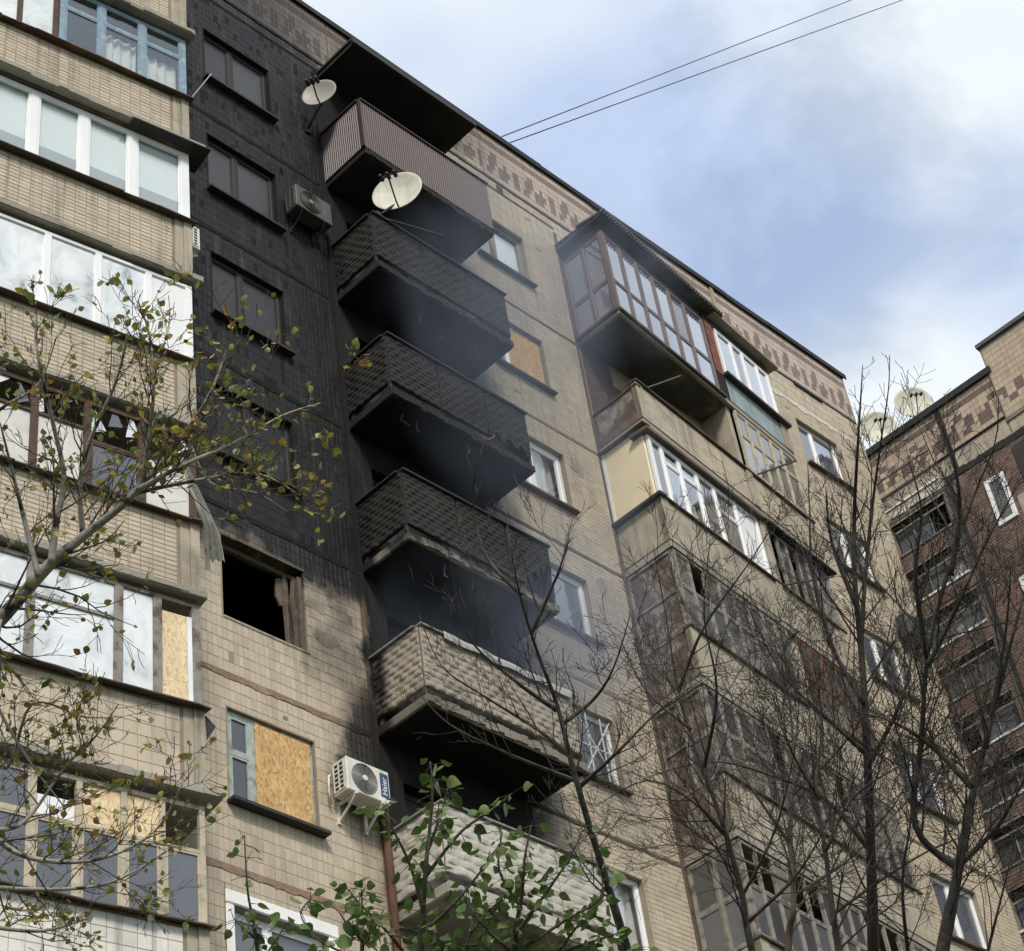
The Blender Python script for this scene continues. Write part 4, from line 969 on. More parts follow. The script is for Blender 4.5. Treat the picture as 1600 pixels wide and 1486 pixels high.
# ================================================================== RIGHT WING
wing = thing('apartment_building', (22, -6, GZ), 'right-hand wing with brown brick loggias and two white dishes on its roof', 'apartment building')
def wing_block():
    # frame FW: u=0 at y=1.6, u grows toward the camera
    recs = []; rb = []
    holes = []
    body = MB()
    for k in range(-14, 2):                                   # stair landings column next to the main block
        z = 23.31+1.4*k; holes.append((.22, 1.78, z, z+.86))
    holes.append((2.86, 3.6, 1, 24.2))                        # recessed stripe behind the corner window column
    wm = wall_mesh(FW, -5, 12, GZ, 26.5, holes[:-1], .3); wm.build('wall', 'wing_wall', wing)
    MB().box(FW, -5, 12, -8, -7.7, GZ, 26.5).build('rear_wall', 'concrete', wing)
    for k in range(-14, 3): MB().box(FW, -4.9, 12, -7.6, -.31, 23.31+1.4*k-.3, 23.31+1.4*k-.2).build('floor_slab', 'interior', wing)
    MB().box(FW, -5, 4.0, -8, .05, 26.505, 26.6).build('roof', 'roof_felt', wing)
    MB().box(FW, -5, 4.0, .05, .09, 26.44, 26.62).build('roof_flashing', 'roof_felt', wing)
    # taller stair block
    MB().box(FW, 3.9, 12, -8, .04, 24.9, 27.25).build('stair_tower', 'wing_wall', wing); MB().box(FW, 3.86, 12, -8, .12, 27.252, 27.36).build('roof', 'corrugated', wing)
    PAT = ["..##....", ".#..##..", "##..##.#", "##.##..#"]
    def ft(i, j, a, c):
        br = [(.16, .105, .085), (.145, .095, .078)]; pk = [(.46, .36, .26), (.43, .33, .24), (.48, .38, .27)]
        if j == 6: return random.choice(br)
        if 1 <= j <= 4 and PAT[4-j][i % 8] == '#': return random.choice(br)
        return random.choice(pk)
    recs += fill(.15, 2.25, 25.1, 26.43, .12, .166, (), ft); recs += fill(2.4, 3.88, 25.1, 26.43, .12, .166, (), ft)
    recs2 = fill(3.92, 9, 25.0, 27.2, .12, .172, (), lambda i, j, a, c: (.16, .105, .085) if (j in (2, 3, 4) and PAT[j-2][i % 8] == '#') else random.choice([(.46, .37, .26), (.43, .34, .24)]), n0=.04)
    recs += fill(.15, 3.88, 24.55, 25.05, .17, .062, ())
    recs += fill(3.92, 9, 22.9, 24.95, .17, .062, ())
    merged_tiles(FW, recs, .004, 'tile_clean', wing, 'tiles'); merged_tiles(FW, recs2, .004, 'tile_clean', wing, 'tiles')
    MB().box(FW, .1, 12, .001, .035, 25.05, 25.10).build('panel_seam', 'seam_dark', wing)
    MB().box(FW, 2.27, 2.39, .001, .03, 24.6, 26.45).build('panel_seam', 'plaster_white', wing)
    # white plaster belt
    rs = random.Random(4); p = MB(); u = .15
    while u < 9: w = rs.uniform(.1, .35); p.box(FW, u, u+w-.003, .001, .018+.02*rs.random(), 24.36+rs.uniform(-.05, .04), 24.54+rs.uniform(-.04, .04)); u += w
    p.build('plaster_belt', 'plaster_white', wing)
    # brown brick infill, in courses
    bt = lambda i, j, a, c: random.choice([(.20, .135, .108), (.17, .112, .092), (.23, .15, .12), (.15, .10, .085)])
    hb = [(h[0]-.05, h[1]+.05, h[2]-.12, h[3]+.06) for h in holes[:-1]]+[(1.92, 2.08, 0, 24.34)]
    br = fill(.15, 9, 4, 24.34, .125, .078, hb+[(2.82, 3.38, S[f]+.02, S[f]+1.4) for f in range(1, 10)], bt)
    merged_tiles(FW, br, .012, 'brick_brown', wing, 'bricks')
    # white streaked pillar
    MB().box(FW, 1.93, 2.07, .002, .05, 4, 24.34).build('pillar', 'plaster_white', wing)
    # landing openings: rails, dark panes
    for k, (a, b, c, d) in enumerate(holes[:-1]):
        w = MB(); w.box(FW, a-.03, b+.03, -.1, .03, c-.06, c-.005)
        w = w.build('window', 'pvc' if k % 3 != 2 else 'wood_grey', wing); w['_o'] = wing['_o']
        MB().box(FW, a-.03, b+.03, -.06, .02, d, d+.05).box(FW, a+.05, b-.05, -.06, -.02, c+.52+.06*(k % 3), c+.57+.06*(k % 3)).build('transom', 'wood_grey', w)
        rk = random.Random(k+40)
        for q in range(3):
            ua = a+.05+(b-a-.1)*q/3; ub = a+.05+(b-a-.1)*(q+1)/3-.03; pm_ = rk.choice(['glass_old', 'glass_dusty', 'glass_blue', None, 'glass_old', 'curtain_dim'])
            if pm_: MB().box(FW, ua, ub, -.14, -.13, c, d-.12*rk.random()).build('pane', pm_, w)
            MB().box(FW, ub+.003, ub+.027, -.12, -.08, c, d).build('mullion', 'wood_grey', w)
    # window column and loggia behind it
    for f in range(1, 10):
        window(wing, FW, 2.84, 3.36, S[f]+.05, S[f]+1.36, 'pvc', ['glass_dusty'], (), n=.02, sill=None, fr=.07, label='tall white framed window in brown brick')
        b = MB(); b.box(FW, 3.7, 8.5, .0, .55, S[f]-.95, S[f]-.8).box(FW, 3.7, 8.5, .45, .55, S[f]-.79, S[f]+.1); b.build('loggia_slab', 'concrete', wing)
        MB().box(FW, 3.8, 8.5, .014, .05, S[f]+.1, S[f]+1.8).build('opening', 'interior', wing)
wing_block()

# ================================================================== THINGS ON THE WALLS
def dish(loc, aim, r, m, label, wallpt, flat=.28):
    t = thing('satellite_dish', loc, label, 'satellite dish', 'satellite dishes'); loc = np.asarray(loc, float); aim = np.asarray(aim, float); aim /= np.linalg.norm(aim)
    prof = [(0.001, -.075), (r*.35, -.066), (r*.65, -.044), (r*.88, -.016), (r, 0), (r+.012, -.004), (r+.004, -.016), (r*.65, -.056), (r*.3, -.078), (0.001, -.085)]
    MB().lathe(loc, aim, prof, 36).build('reflector', m, t, smooth=True)
    upa = np.array([0, 0, 1.0])-aim*aim[2]; upa /= np.linalg.norm(upa); rg = np.cross(aim, upa)
    base = loc-upa*r*.97+aim*.0; tip = loc+aim*r*1.05-upa*r*.28
    MB().tube([base-aim*.03, base+aim*.12, tip], .014, 6).build('feed_arm', 'ac_dark', t)
    MB().bar(tip-rg*r*.30, tip+rg*r*.30, .022).build('bracket', 'ac_dark', t)
    for k in (-1, 0, 1):
        q = tip+rg*r*.27*k
        l = MB(); l.lathe(q-aim*.02, -aim+upa*.25, [(.001, -.10), (.030, -.10), (.032, -.02), (.024, 0), (.036, .012), (.036, .05), (.001, .055)], 12); l.build('receiver', 'ac_dark', t, smooth=True)
    wp = np.asarray(wallpt, float); bk = loc-aim*.08
    MB().tube([bk, bk-aim*.12-upa*.05, (bk+wp)/2-np.array([0, 0, .08]), wp], .022, 8).build('mast', 'ac_dark', t, smooth=True)
    MB().box(Frame((wp[0]-.06, wp[1]), 0), 0, .12, -.01, .02, wp[2]-.08, wp[2]+.08).build('base_plate', 'ac_dark', t)
    return t
AIM = (-.60, -.62, .50)
dish((2.10, -.50, 23.22), (-.88, -.47, .02), .31, 'dish_sooty', 'small grey dish on the black wall left of the canopy', (2.22, -.02, 22.75))
dish((3.02, -1.18, 20.66), (-.88, -.47, .02), .43, 'dish', 'large cream dish standing on the scorched balcony under the brown one', (2.72, -1.0, 19.98))
dish((22.3, .12, 27.85), (-.74, -.62, -.10), .46, 'dish', 'right-hand white dish on the roof of the wing', (22.5, .3, 26.6))
dish((22.3, 1.25, 27.85), (-.74, -.62, -.10), .46, 'dish', 'left-hand white dish on the wing roof, partly behind twigs', (22.5, 1.4, 26.6))

def aircon(F, u, z, n0, w, h, d, m, gm, label, lab=False, fan=True):
    p = F.P(u+w/2, n0+d/2, z); t = thing('air_conditioner', p, label, 'air conditioner', 'outdoor air conditioner units')
    e = .03
    b = MB(); b.box(F, u, u+w, n0+.02, n0+d, z, z+h); b.build('casing', m, t, bevel=.012)
    # left side grille: frame bars over a dark recess
    MB().box(F, u-.003, u-.001, n0+.05, n0+d-.05, z+.05, z+h-.05).build('side_recess', 'ac_dark', t)
    g = MB()
    for i in range(3): nn = n0+.05+(d-.1)*i/2; g.box(F, u-.012, u-.003, nn-.012, nn+.012, z+.045, z+h-.045)
    for i in range(7): zz = z+.05+(h-.1)*i/6; g.box(F, u-.011, u-.004, n0+.05, n0+d-.05, zz-.009, zz+.009)
    g.build('side_grille', m, t)
    if fan:
        c = F.P(u+w*.40, n0+d, z+h*.5); r = h*.43
        MB().lathe(c, F.n, [(0.001, .002), (r, .002), (r, .014), (r*.97, .014), (r*.97, .004)], 32).build('fan_recess', 'ac_dark' if m == 'ac_sooty' else gm, t)
        rg = MB()
        for q in np.linspace(.22, .95, 9): rg.lathe(c, F.n, [(r*q-.006, .010), (r*q, .016), (r*q+.006, .010)], 32)
        for k in range(10):
            a = k/10*6.283; rg.bar(c+F.n*.012+(F.d*math.cos(a)+np.array([0, 0, 1])*math.sin(a))*r*.18, c+F.n*.012+(F.d*math.cos(a)+np.array([0, 0, 1])*math.sin(a))*r*.96, .006)
        rg.build('fan_grille', m if m == 'ac_sooty' else 'ac_grill', t)
        MB().lathe(c, F.n, [(r*.20, .012), (r*.19, .024), (.001, .027)], 20).build('fan_hub', 'ac_white' if m != 'ac_sooty' else 'ac_grill', t)
    if lab:
        lb = MB(); lb.box(F, u+w*.775, u+w*.965, n0+d+.0005, n0+d+.003, z+h*.16, z+h*.88); lb.build('label', 'label_blue', t)
        # white vertical lettering, read bottom to top
        cu = bpy.data.curves.new('lettering', 'FONT'); cu.body = 'Haier'; cu.size = .12; cu.extrude = .001; cu.align_x = 'CENTER'; cu.align_y = 'CENTER'
        tmp = bpy.data.objects.new('lettering', cu); COL.objects.link(tmp)
        dg = bpy.context.evaluated_depsgraph_get(); me = bpy.data.meshes.new_from_object(tmp.evaluated_get(dg)); bpy.data.objects.remove(tmp)
        me.materials.clear(); me.materials.append(MATS['letter_white'])
        o = bpy.data.objects.new('lettering', me); COL.objects.link(o); o.parent = t
        q = F.P(u+w*.87, n0+d+.005, z+h*.5)-np.array(t['_o'])
        xx = np.array([0, 0, 1.0]); yy = -F.d; zz = F.n
        o.matrix_local = Matrix(((xx[0], yy[0], zz[0], q[0]), (xx[1], yy[1], zz[1], q[1]), (xx[2], yy[2], zz[2], q[2]), (0, 0, 0, 1)))
    for k in (.18, .80):
        br = MB(); uu = u+w*k
        br.box(F, uu-.02, uu+.02, 0.005, .035, z-.30, z+.02).box(F, uu-.018, uu+.018, .036, n0+d+.02, z-.035, z-.003); br.bar(F.P(uu, .03, z-.26), F.P(uu, n0+d-.02, z-.04), .026)
        br.build('bracket', 'ac_white' if m != 'ac_sooty' else 'ac_dark', t)
    return t
aircon(FA, 1.52, 20.0, .06, .76, .52, .29, 'ac_sooty', 'ac_grill_sooty', 'soot-grey air conditioner on the black wall')
aircon(FA, 1.60, 8.93, .08, .73, .50, .29, 'ac_white', 'ac_grill', 'white air conditioner with a blue label right of the boarded window', lab=True)
hose = MB(); hose.tube([FA.P(1.60, .06, 9.30), FA.P(1.53, .10, 9.22), FA.P(1.52, .10, 9.0), FA.P(1.58, .06, 8.85)], .015, 6); hose.tube([FA.P(2.3, .2, 9.45), FA.P(2.5, .12, 9.50), FA.P(2.56, .02, 9.52)], .012, 6)
tag(hose.build('hose', 'ac_white', smooth=True), 'white hose looping beside the white air conditioner', 'hose')
aircon(Frame((-1.10, -.72), 90), 0, 17.0, .05, .62, .46, .27, 'ac_white', 'ac_grill', 'small white air conditioner with square end grille at the edge of the left block', fan=False)
aircon(FA, 17.55, 18.35, .06, .75, .52, .28, 'ac_sooty', 'ac_grill_sooty', 'grey air conditioner behind bare branches at the far right window')

def hanging_cloth():
    mb = MB(); pts = [at(283, 715, 24.6), at(300, 760, 24.55), at(318, 800, 24.5), at(328, 822, 24.5), at(333, 850, 24.55), at(337, 876, 24.6)]
    wid = [.05, .11, .14, .15, .22, .23]; N = 9
    for i, (p, w) in enumerate(zip(pts, wid)):
        for j in range(N+1):
            f = j/N-.5; mb.v.append(p+rt*w*f+np.array([-.4, -.6, 0])*.05*math.sin(j*2.2+i*.8))
    for i in range(len(pts)-1):
        for j in range(N): k = i*(N+1)+j; mb.f.append((k, k+1, k+N+2, k+N+1))
    tag(mb.build('curtain', 'fabric', smooth=True), 'torn white and orange curtain hanging out beside the burnt window', 'curtain')
hanging_cloth()

def rods():
    spec = [(FL.P(.35, .02, S[8]+.13), FL.P(.75, .55, S[8]+.33), 'metal washing line arm at the open loggia corner under the brown glazing'),
            (FL.P(3.95, .05, S[8]+.18), FL.P(4.6, .62, S[8]+.55), 'dark washing line arm in front of the thin framed loggia glazing'),
            (FL.P(3.8, .05, S[7]+.18), FL.P(4.6, .7, S[7]+.42), 'dark washing line arm in front of the old open loggia glazing')]
    for a, b, l in spec:
        tag(MB().bar(a, b, .03).build('washing_line_arm', 'ac_dark'), l, 'washing line arm', 'washing line arms on the right loggias')
    tag(MB().tube([FB.P(.02, .03, S[8]+.30), FB.P(.28, .25, S[8]+.85)], .008, 5).build('antenna_rod', 'ac_white'), 'thin pale rod sticking out below the blue framed glazing', 'rod')
    d0 = [((783, 214, 41.2), (1330, 0, 60)), ((797, 223, 41.3), (1410, 0, 60))]
    for k, (a, b) in enumerate(d0):
        A = at(*a); B = at(*b); B = A+(B-A)*2.0
        pts = [A+(B-A)*t-np.array([0, 0, 1])*.0*t for t in np.linspace(0, 1, 8)]
        tag(MB().tube(pts, .013, 5).build('overhead_cable', 'cable', smooth=True), ('upper' if k == 0 else 'lower')+' of two thin cables running from the roof edge into the sky', 'cable', 'overhead cables')
rods()

# ================================================================== TREES
def leaf_mesh(name, kind, col, seed):
    rs = random.Random(seed); v = []; f = []
    if kind == 'birch': prof = [(0, 0), (.28, .16), (.40, .36), (.34, .58), (.17, .82), (0, 1.0)]
    else: prof = [(0, 0), (.30, .10), (.42, .30), (.36, .55), (.18, .80), (0, 1.05)]
    n = len(prof)
    for (w, t) in prof: v.append((0, t, -.10*math.sin(t*3)+.05))
    for sgn in (-1, 1):
        for (w, t) in prof[1:-1]: v.append((sgn*w, t, .16*w+.05-.10*math.sin(t*3)+rs.uniform(-.02, .02)))
    L = lambda k: n+k-1; Rr = lambda k: n+(n-2)+k-1
    for (S_, flip) in ((L, 0), (Rr, 1)):
        f.append((0, 1, S_(1)) if flip == 0 else (0, S_(1), 1))
        for k in range(1, n-2): q = (k, k+1, S_(k+1), S_(k)); f.append(q if flip == 0 else q[::-1])
        q = (n-2, n-1, S_(n-2)); f.append(q if flip == 0 else q[::-1])
    me = bpy.data.meshes.new(name); me.from_pydata(v, [], f)
    ca = me.color_attributes.new('tint', 'FLOAT_COLOR', 'POINT'); ca.data.foreach_set('color', np.tile(np.array([*col, 1], np.float32), len(v)))
    me.materials.append(MATS['leaf']); me.polygons.foreach_set('use_smooth', [True]*len(f)); return me, np.array(v), f
def rotm(d, upish, roll):
    d = d/np.linalg.norm(d); x = np.cross(d, upish); x /= max(np.linalg.norm(x), 1e-6); z = np.cross(x, d)
    c, s_ = math.cos(roll), math.sin(roll); x2 = x*c+z*s_; z2 = -x*s_+z*c
    return np.stack([x2, d, z2], 1)
class Tree:
    def __init__(s, name, base, label, cat, group, bark, twig, seed):
        s.t = thing(name, base, label, cat, group); s.rs = random.Random(seed); s.bark = bark; s.twig = twig; s.tw = MB(); s.leaves = []; s.tips = []
    def stem(s, pts, radii, name='branch', sides=8):
        # catmull-rom smoothing
        P = [np.asarray(p, float) for p in pts]; out = []; rr = []
        for i in range(len(P)-1):
            p0, p1, p2, p3 = P[max(i-1, 0)], P[i], P[i+1], P[min(i+2, len(P)-1)]
            for k in range(5):
                t = k/5; out.append(.5*((2*p1)+(-p0+p2)*t+(2*p0-5*p1+4*p2-p3)*t*t+(-p0+3*p1-3*p2+p3)*t**3)); rr.append(radii[i]+(radii[i+1]-radii[i])*t)
        out.append(P[-1]); rr.append(radii[-1])
        mb = MB(); mb.tube(out, rr, sides); mb.build(name, s.bark, s.t, smooth=True); return out, rr
    def grow(s, p, d, L, r, lev, gnarl=.18, up=.12, kids=(4, 7), spread=(.5, 1.0), leaf=0, ratio=.55, maxlev=3):
        rs = s.rs; n = max(4, int(L/.10) if lev == 0 else 5); n = min(n, 9); pts = [p]; d = d/np.linalg.norm(d)
        for i in range(n):
            d = d+np.array([rs.gauss(0, gnarl), rs.gauss(0, gnarl), rs.gauss(0, gnarl)+up]); d /= np.linalg.norm(d); pts.append(pts[-1]+d*L/n)
        rad = [max(r*(1-.75*i/n), .0018) for i in range(n+1)]
        s.tw.tube(pts, rad, 5 if r > .01 else 4, cap=False)
        if lev >= maxlev or L < .12:
            s.tips.append((pts[-1], d)); 
        if leaf and (lev >= 1):
            for q in pts[1:]:
                if rs.random() < leaf: s.leaves.append((q, d+np.array([rs.gauss(0, .6), rs.gauss(0, .6), rs.gauss(-.2, .5)])))
        if lev < maxlev and L > .14:
            for k in range(rs.randint(*kids)):
                t = rs.uniform(.2, .97); i = min(int(t*n), n-1); q = pts[i]+(pts[i+1]-pts[i])*(t*n-i); dd = pts[i+1]-pts[i]; dd /= np.linalg.norm(dd)
                rv = np.array([rs.gauss(0, 1), rs.gauss(0, 1), rs.gauss(0, 1)]); rv -= dd*(rv@dd); rv /= np.linalg.norm(rv)
                a = rs.uniform(*spread); nd = dd*math.cos(a)+rv*math.sin(a)
                s.grow(q, nd, L*rs.uniform(ratio*.6, ratio*1.15)*(1-.35*t), max(rad[i]*.6, .002), lev+1, gnarl, up, kids, spread, leaf, ratio, maxlev)
    def shoots(s, out, rr, every, L, lev0=1, frm=.1, to=1.0, **kw):
        n = len(out); rs = s.rs
        acc = 0
        for i in range(1, n-1):
            acc += np.linalg.norm(out[i]-out[i-1])
            if acc > every*rs.uniform(.6, 1.3) and frm <= i/n <= to:
                acc = 0; dd = out[i+1]-out[i]; dd /= np.linalg.norm(dd); rv = np.array([rs.gauss(0, 1), rs.gauss(0, 1), rs.gauss(0, 1)]); rv -= dd*(rv@dd); rv /= np.linalg.norm(rv)
                a = rs.uniform(.45, 1.0); s.grow(out[i], dd*math.cos(a)+rv*math.sin(a), L*rs.uniform(.5, 1.2)*(1-.35*i/n), min(rr[i]*.45, .0085), lev0, **kw)
    def finish(s, kind=None, cols=None, size=.045, singles=300):
        if s.tw.v: s.tw.build('twigs', s.twig, s.t, smooth=True)['kind'] = 'stuff'
        if not s.leaves: return
        vs = [leaf_mesh('leaf', kind, c, i) for i, c in enumerate(cols)]
        org = np.array(s.t['_o']); rs = s.rs; rs.shuffle(s.leaves)
        AV = []; AF = []; AC = []
        for k, (p, d) in enumerate(s.leaves):
            i = rs.randrange(len(vs)); me, v, f = vs[i]; sz = size*rs.uniform(.6, 1.3)
            m3 = rotm(np.asarray(d), np.array([0, 0, 1.0])+np.array([rs.gauss(0, .4), rs.gauss(0, .4), 0]), rs.gauss(0, .8))*sz
            if k < singles:
                o = bpy.data.objects.new('leaf', me); COL.objects.link(o); o.parent = s.t; q = p-org
                o.matrix_local = Matrix([[*m3[0], q[0]], [*m3[1], q[1]], [*m3[2], q[2]], [0, 0, 0, 1]])
            else:
                b = len(AV); AV += (v@m3.T+p-org).tolist(); AF += [tuple(b+x for x in ff) for ff in f]; AC += [(*cols[i], 1)]*len(v)
        if AV:
            me = bpy.data.meshes.new('foliage'); me.from_pydata(AV, [], AF); ca = me.color_attributes.new('tint', 'FLOAT_COLOR', 'POINT'); ca.data.foreach_set('color', np.array(AC, np.float32).ravel())
            me.materials.append(MATS['leaf']); me.polygons.foreach_set('use_smooth', [True]*len(me.polygons)); o = bpy.data.objects.new('foliage', me); COL.objects.link(o); o.parent = s.t; o['kind'] = 'stuff'

def px(pts, dist, jit=0.0, rs=random):
    out = []
    for i, p in enumerate(pts):
        dd = dist[i] if isinstance(dist, (list, tuple)) else dist
        out.append(at(p[0], p[1], dd+(rs.uniform(-jit, jit))))
    return out
def footed(pts):
    p, q = pts[0], pts[2] if len(pts) > 2 else pts[1]; d = (q-p)/np.linalg.norm(q-p); t = (p[2]-GZ)/max(d[2], .3)
    b = np.array([p[0]-d[0]*t*.75, p[1]-d[1]*t*.75, GZ]); m1 = p-d*t*.33; m2 = b+(m1-b)*.5
    return [b, m2, m1, p]

BIRCHC = [(.34, .33, .06), (.24, .27, .05), (.40, .35, .055), (.33, .24, .05), (.13, .17, .04), (.34, .19, .05), (.22, .25, .07), (.15, .19, .045), (.30, .32, .14)]
def birch():
    D = 11.0; rs = random.Random(21)
    main_ = px([(-60, 1030), (0, 968), (80, 880), (130, 838), (215, 765), (232, 690), (250, 640)], [11.2, 11, 10.9, 10.9, 10.8, 10.7, 10.6])
    base = np.array([at(-420, 1500, 10.5)[0], at(-420, 1500, 10.5)[1], GZ])
    T = Tree('birch_tree', base, 'birch with pale leaning trunk and sparse yellow-green leaves before the left loggias', 'tree', None, 'bark_birch', 'bark_twig', 21)
    foot = [base, base+(main_[0]-base)*np.array([.2, .2, .4]), base+(main_[0]-base)*np.array([.6, .6, .75])]
    o, r = T.stem(foot+main_, [.11, .085, .065, .046, .041, .032, .025, .017, .011, .008], 'trunk', 10)
    kw = dict(gnarl=.16, up=.05, kids=(3, 4), leaf=.13, ratio=.62, maxlev=3)
    n = len(o); vis = o[15:]; visr = r[15:]
    T.shoots(vis, visr, .045, .7, lev0=1, frm=.0, **kw)
    subs = [([(80, 880), (88, 815), (100, 745), (80, 650), (60, 560), (55, 500)], .02), ([(130, 838), (125, 760), (140, 690), (180, 600), (200, 520)], .018), ([(215, 765), (270, 700), (320, 630), (350, 560), (370, 490)], .016),
            ([(215, 765), (290, 725), (370, 690), (440, 650), (500, 630)], .015), ([(205, 772), (300, 752), (400, 740), (470, 775)], .013), ([(60, 900), (40, 820), (20, 740), (0, 660)], .018), ([(232, 690), (240, 610), (235, 530), (215, 470)], .012),
            ([(0, 968), (-10, 1080), (40, 1180), (100, 1260)], .014), ([(-60, 1240), (20, 1330), (140, 1345), (240, 1300), (285, 1225)], .018), ([(-70, 1380), (50, 1390), (170, 1380), (260, 1330)], .016), ([(-60, 1150), (10, 1200), (50, 1100), (130, 1120), (190, 1120)], .012),
            ([(-60, 1290), (30, 1290), (100, 1200), (150, 1150), (185, 1100)], .013), ([(-60, 1440), (60, 1455), (150, 1430)], .014), ([(300, 700), (330, 755), (400, 770), (450, 800)], .008), ([(-50, 700), (0, 640), (60, 600), (90, 520)], .014)]
    for pts, r0 in subs:
        dd = [10.9+rs.uniform(-.5, .5)]; 
        for _ in pts[1:]: dd.append(dd[-1]+rs.uniform(-.18, .18))
        oo, rr = T.stem(px(pts, dd), [r0*(1-.75*i/(len(pts)-1)) for i in range(len(pts))], 'branch', 6)
        T.shoots(oo, rr, .055, .5, lev0=1, frm=.05, gnarl=.14, up=.05, kids=(3, 5), leaf=.135, ratio=.6, maxlev=3)
    T.finish('birch', BIRCHC, .042, 300)
    return T
birch()

def bare(label, stems, D, seed, r0, base_off=(0, 0), L=.9, every=.16, up=.16, bark='bark_dark', kids=(3, 5), maxlev=3, gnarl=.085, dense=1.0):
    rs = random.Random(seed); first = stems[0]; p0 = at(first[0][0], first[0][1], D)
    T = Tree('bare_tree', np.array([p0[0]+base_off[0], p0[1]+base_off[1], GZ]), label, 'tree', 'leafless trees in front of the block', bark, bark, seed)
    for k, pts in enumerate(stems):
        dd = [D+(0 if k == 0 else rs.uniform(-.4, .4))]
        for _ in pts[1:]: dd.append(dd[-1]+rs.uniform(-.2, .2))
        P = px(pts, dd); q = r0 if k == 0 else r0*rs.uniform(.45, .62)
        rad = [max(q*(1-.95*(i/(len(pts)-1))**.85), .0028) for i in range(len(pts))]
        if k == 0: f = footed(P); P = f[:-1]+P; rad = [q*1.6, q*1.3, q*1.12]+rad; T.t.location = tuple(f[0]); T.t['_o'] = tuple(float(x) for x in f[0])
        o, r = T.stem(P, rad, 'trunk' if k == 0 else 'branch', 9 if k == 0 else 7)
        s0 = 15 if k == 0 else 0
        T.shoots(o[s0:], r[s0:], every, L, lev0=1, frm=.03, to=dense, gnarl=gnarl, up=up, kids=kids, spread=(.5, 1.15), ratio=.62, maxlev=maxlev)
        if dense < 1: T.shoots(o[s0:], r[s0:], every*.9, L*.36, lev0=2, frm=dense, gnarl=gnarl, up=up, kids=(1, 3), spread=(.5, 1.0), ratio=.6, maxlev=maxlev)
    T.finish(); return T
bare('slim bare tree with a dark stem in front of the tan balcony', [
    [(985, 1500), (955, 1400), (915, 1270), (890, 1180), (870, 1100), (840, 1020), (815, 940), (800, 870), (790, 800)],
    [(890, 1180), (840, 1140), (760, 1090), (690, 1040), (655, 960)], [(880, 1130), (930, 1090), (960, 1040), (985, 960)], [(870, 1110), (800, 1060), (730, 990), (700, 860)],
    [(905, 1230), (960, 1180), (1030, 1110), (1100, 1060)], [(830, 990), (870, 900), (890, 840)], [(900, 1220), (800, 1180), (700, 1130), (640, 1065)], [(815, 930), (760, 870), (740, 790), (745, 720)]],
    13.5, 31, .030, L=.55, every=.12, kids=(3, 5), up=.14, dense=.75)
bare('tall bare tree whose forked stem rises against the sky left of the roof dishes', [
    [(1365, 1500), (1362, 1380), (1358, 1250), (1352, 1120), (1345, 1010), (1335, 900), (1335, 800), (1340, 700), (1345, 620), (1348, 570)],
    [(1345, 1010), (1352, 900), (1362, 800), (1375, 700), (1388, 610), (1390, 555)], [(1350, 1100), (1300, 1010), (1270, 900), (1265, 800), (1262, 720)], [(1355, 1200), (1410, 1090), (1430, 980), (1445, 880)],
    [(1355, 1180), (1290, 1120), (1220, 1050), (1160, 930)], [(1340, 950), (1300, 850), (1290, 760)], [(1360, 1330), (1290, 1250), (1200, 1210), (1110, 1190), (1010, 1215)]],
    14.5, 32, .043, L=.8, every=.10, kids=(3, 6), dense=.6, up=.10, bark='bark_dark')
bare('thick bare tree at the right edge with its dark stem leaning right', [
    [(1470, 1500), (1490, 1400), (1510, 1290), (1530, 1200), (1560, 1080), (1600, 930), (1640, 800)],
    [(1500, 1360), (1430, 1290), (1440, 1150), (1450, 1020), (1480, 900), (1520, 780), (1555, 690), (1560, 620)], [(1450, 1040), (1490, 960), (1540, 850), (1600, 740)], [(1520, 1230), (1460, 1170), (1400, 1130), (1330, 1110)],
    [(1540, 1170), (1570, 1000), (1580, 880)], [(1500, 1350), (1560, 1290), (1610, 1200)], [(1450, 1030), (1430, 900), (1440, 800), (1420, 720)], [(1485, 900), (1500, 800), (1490, 720), (1470, 660)]],
    12.5, 33, .042, L=.75, every=.10, kids=(3, 6), dense=.7, up=.10)
bare('bushy bare tree with many thin stems low in front of the right loggias', [
    [(1180, 1510), (1160, 1400), (1130, 1290), (1090, 1180), (1060, 1080), (1040, 960), (1020, 850)],
    [(1160, 1400), (1210, 1300), (1240, 1180), (1250, 1080)], [(1130, 1300), (1080, 1250), (1010, 1220), (930, 1260)], [(1100, 1200), (1120, 1080), (1100, 960), (1110, 840)], [(1080, 1140), (1010, 1080), (970, 1000)],
    [(1170, 1440), (1250, 1360), (1300, 1260), (1310, 1150)], [(1060, 1080), (1100, 980), (1170, 880), (1220, 800)]],
    14.0, 34, .026, L=.75, every=.07, kids=(3, 6), up=.10)
bare('leaning bare tree low between the thick one and the forked one', [
    [(1318, 1540), (1302, 1430), (1290, 1330), (1275, 1230), (1285, 1130), (1270, 1030)], [(1300, 1430), (1370, 1380), (1450, 1330), (1540, 1290), (1620, 1230)], [(1290, 1330), (1330, 1250), (1400, 1200), (1470, 1170)], [(1420, 1500), (1410, 1380), (1425, 1260), (1425, 1120), (1410, 1000)],
    [(1540, 1500), (1570, 1380), (1600, 1260)], [(1280, 1250), (1230, 1160), (1200, 1060)]],
    13.0, 35, .025, L=.9, every=.06, kids=(4, 6), up=.08)

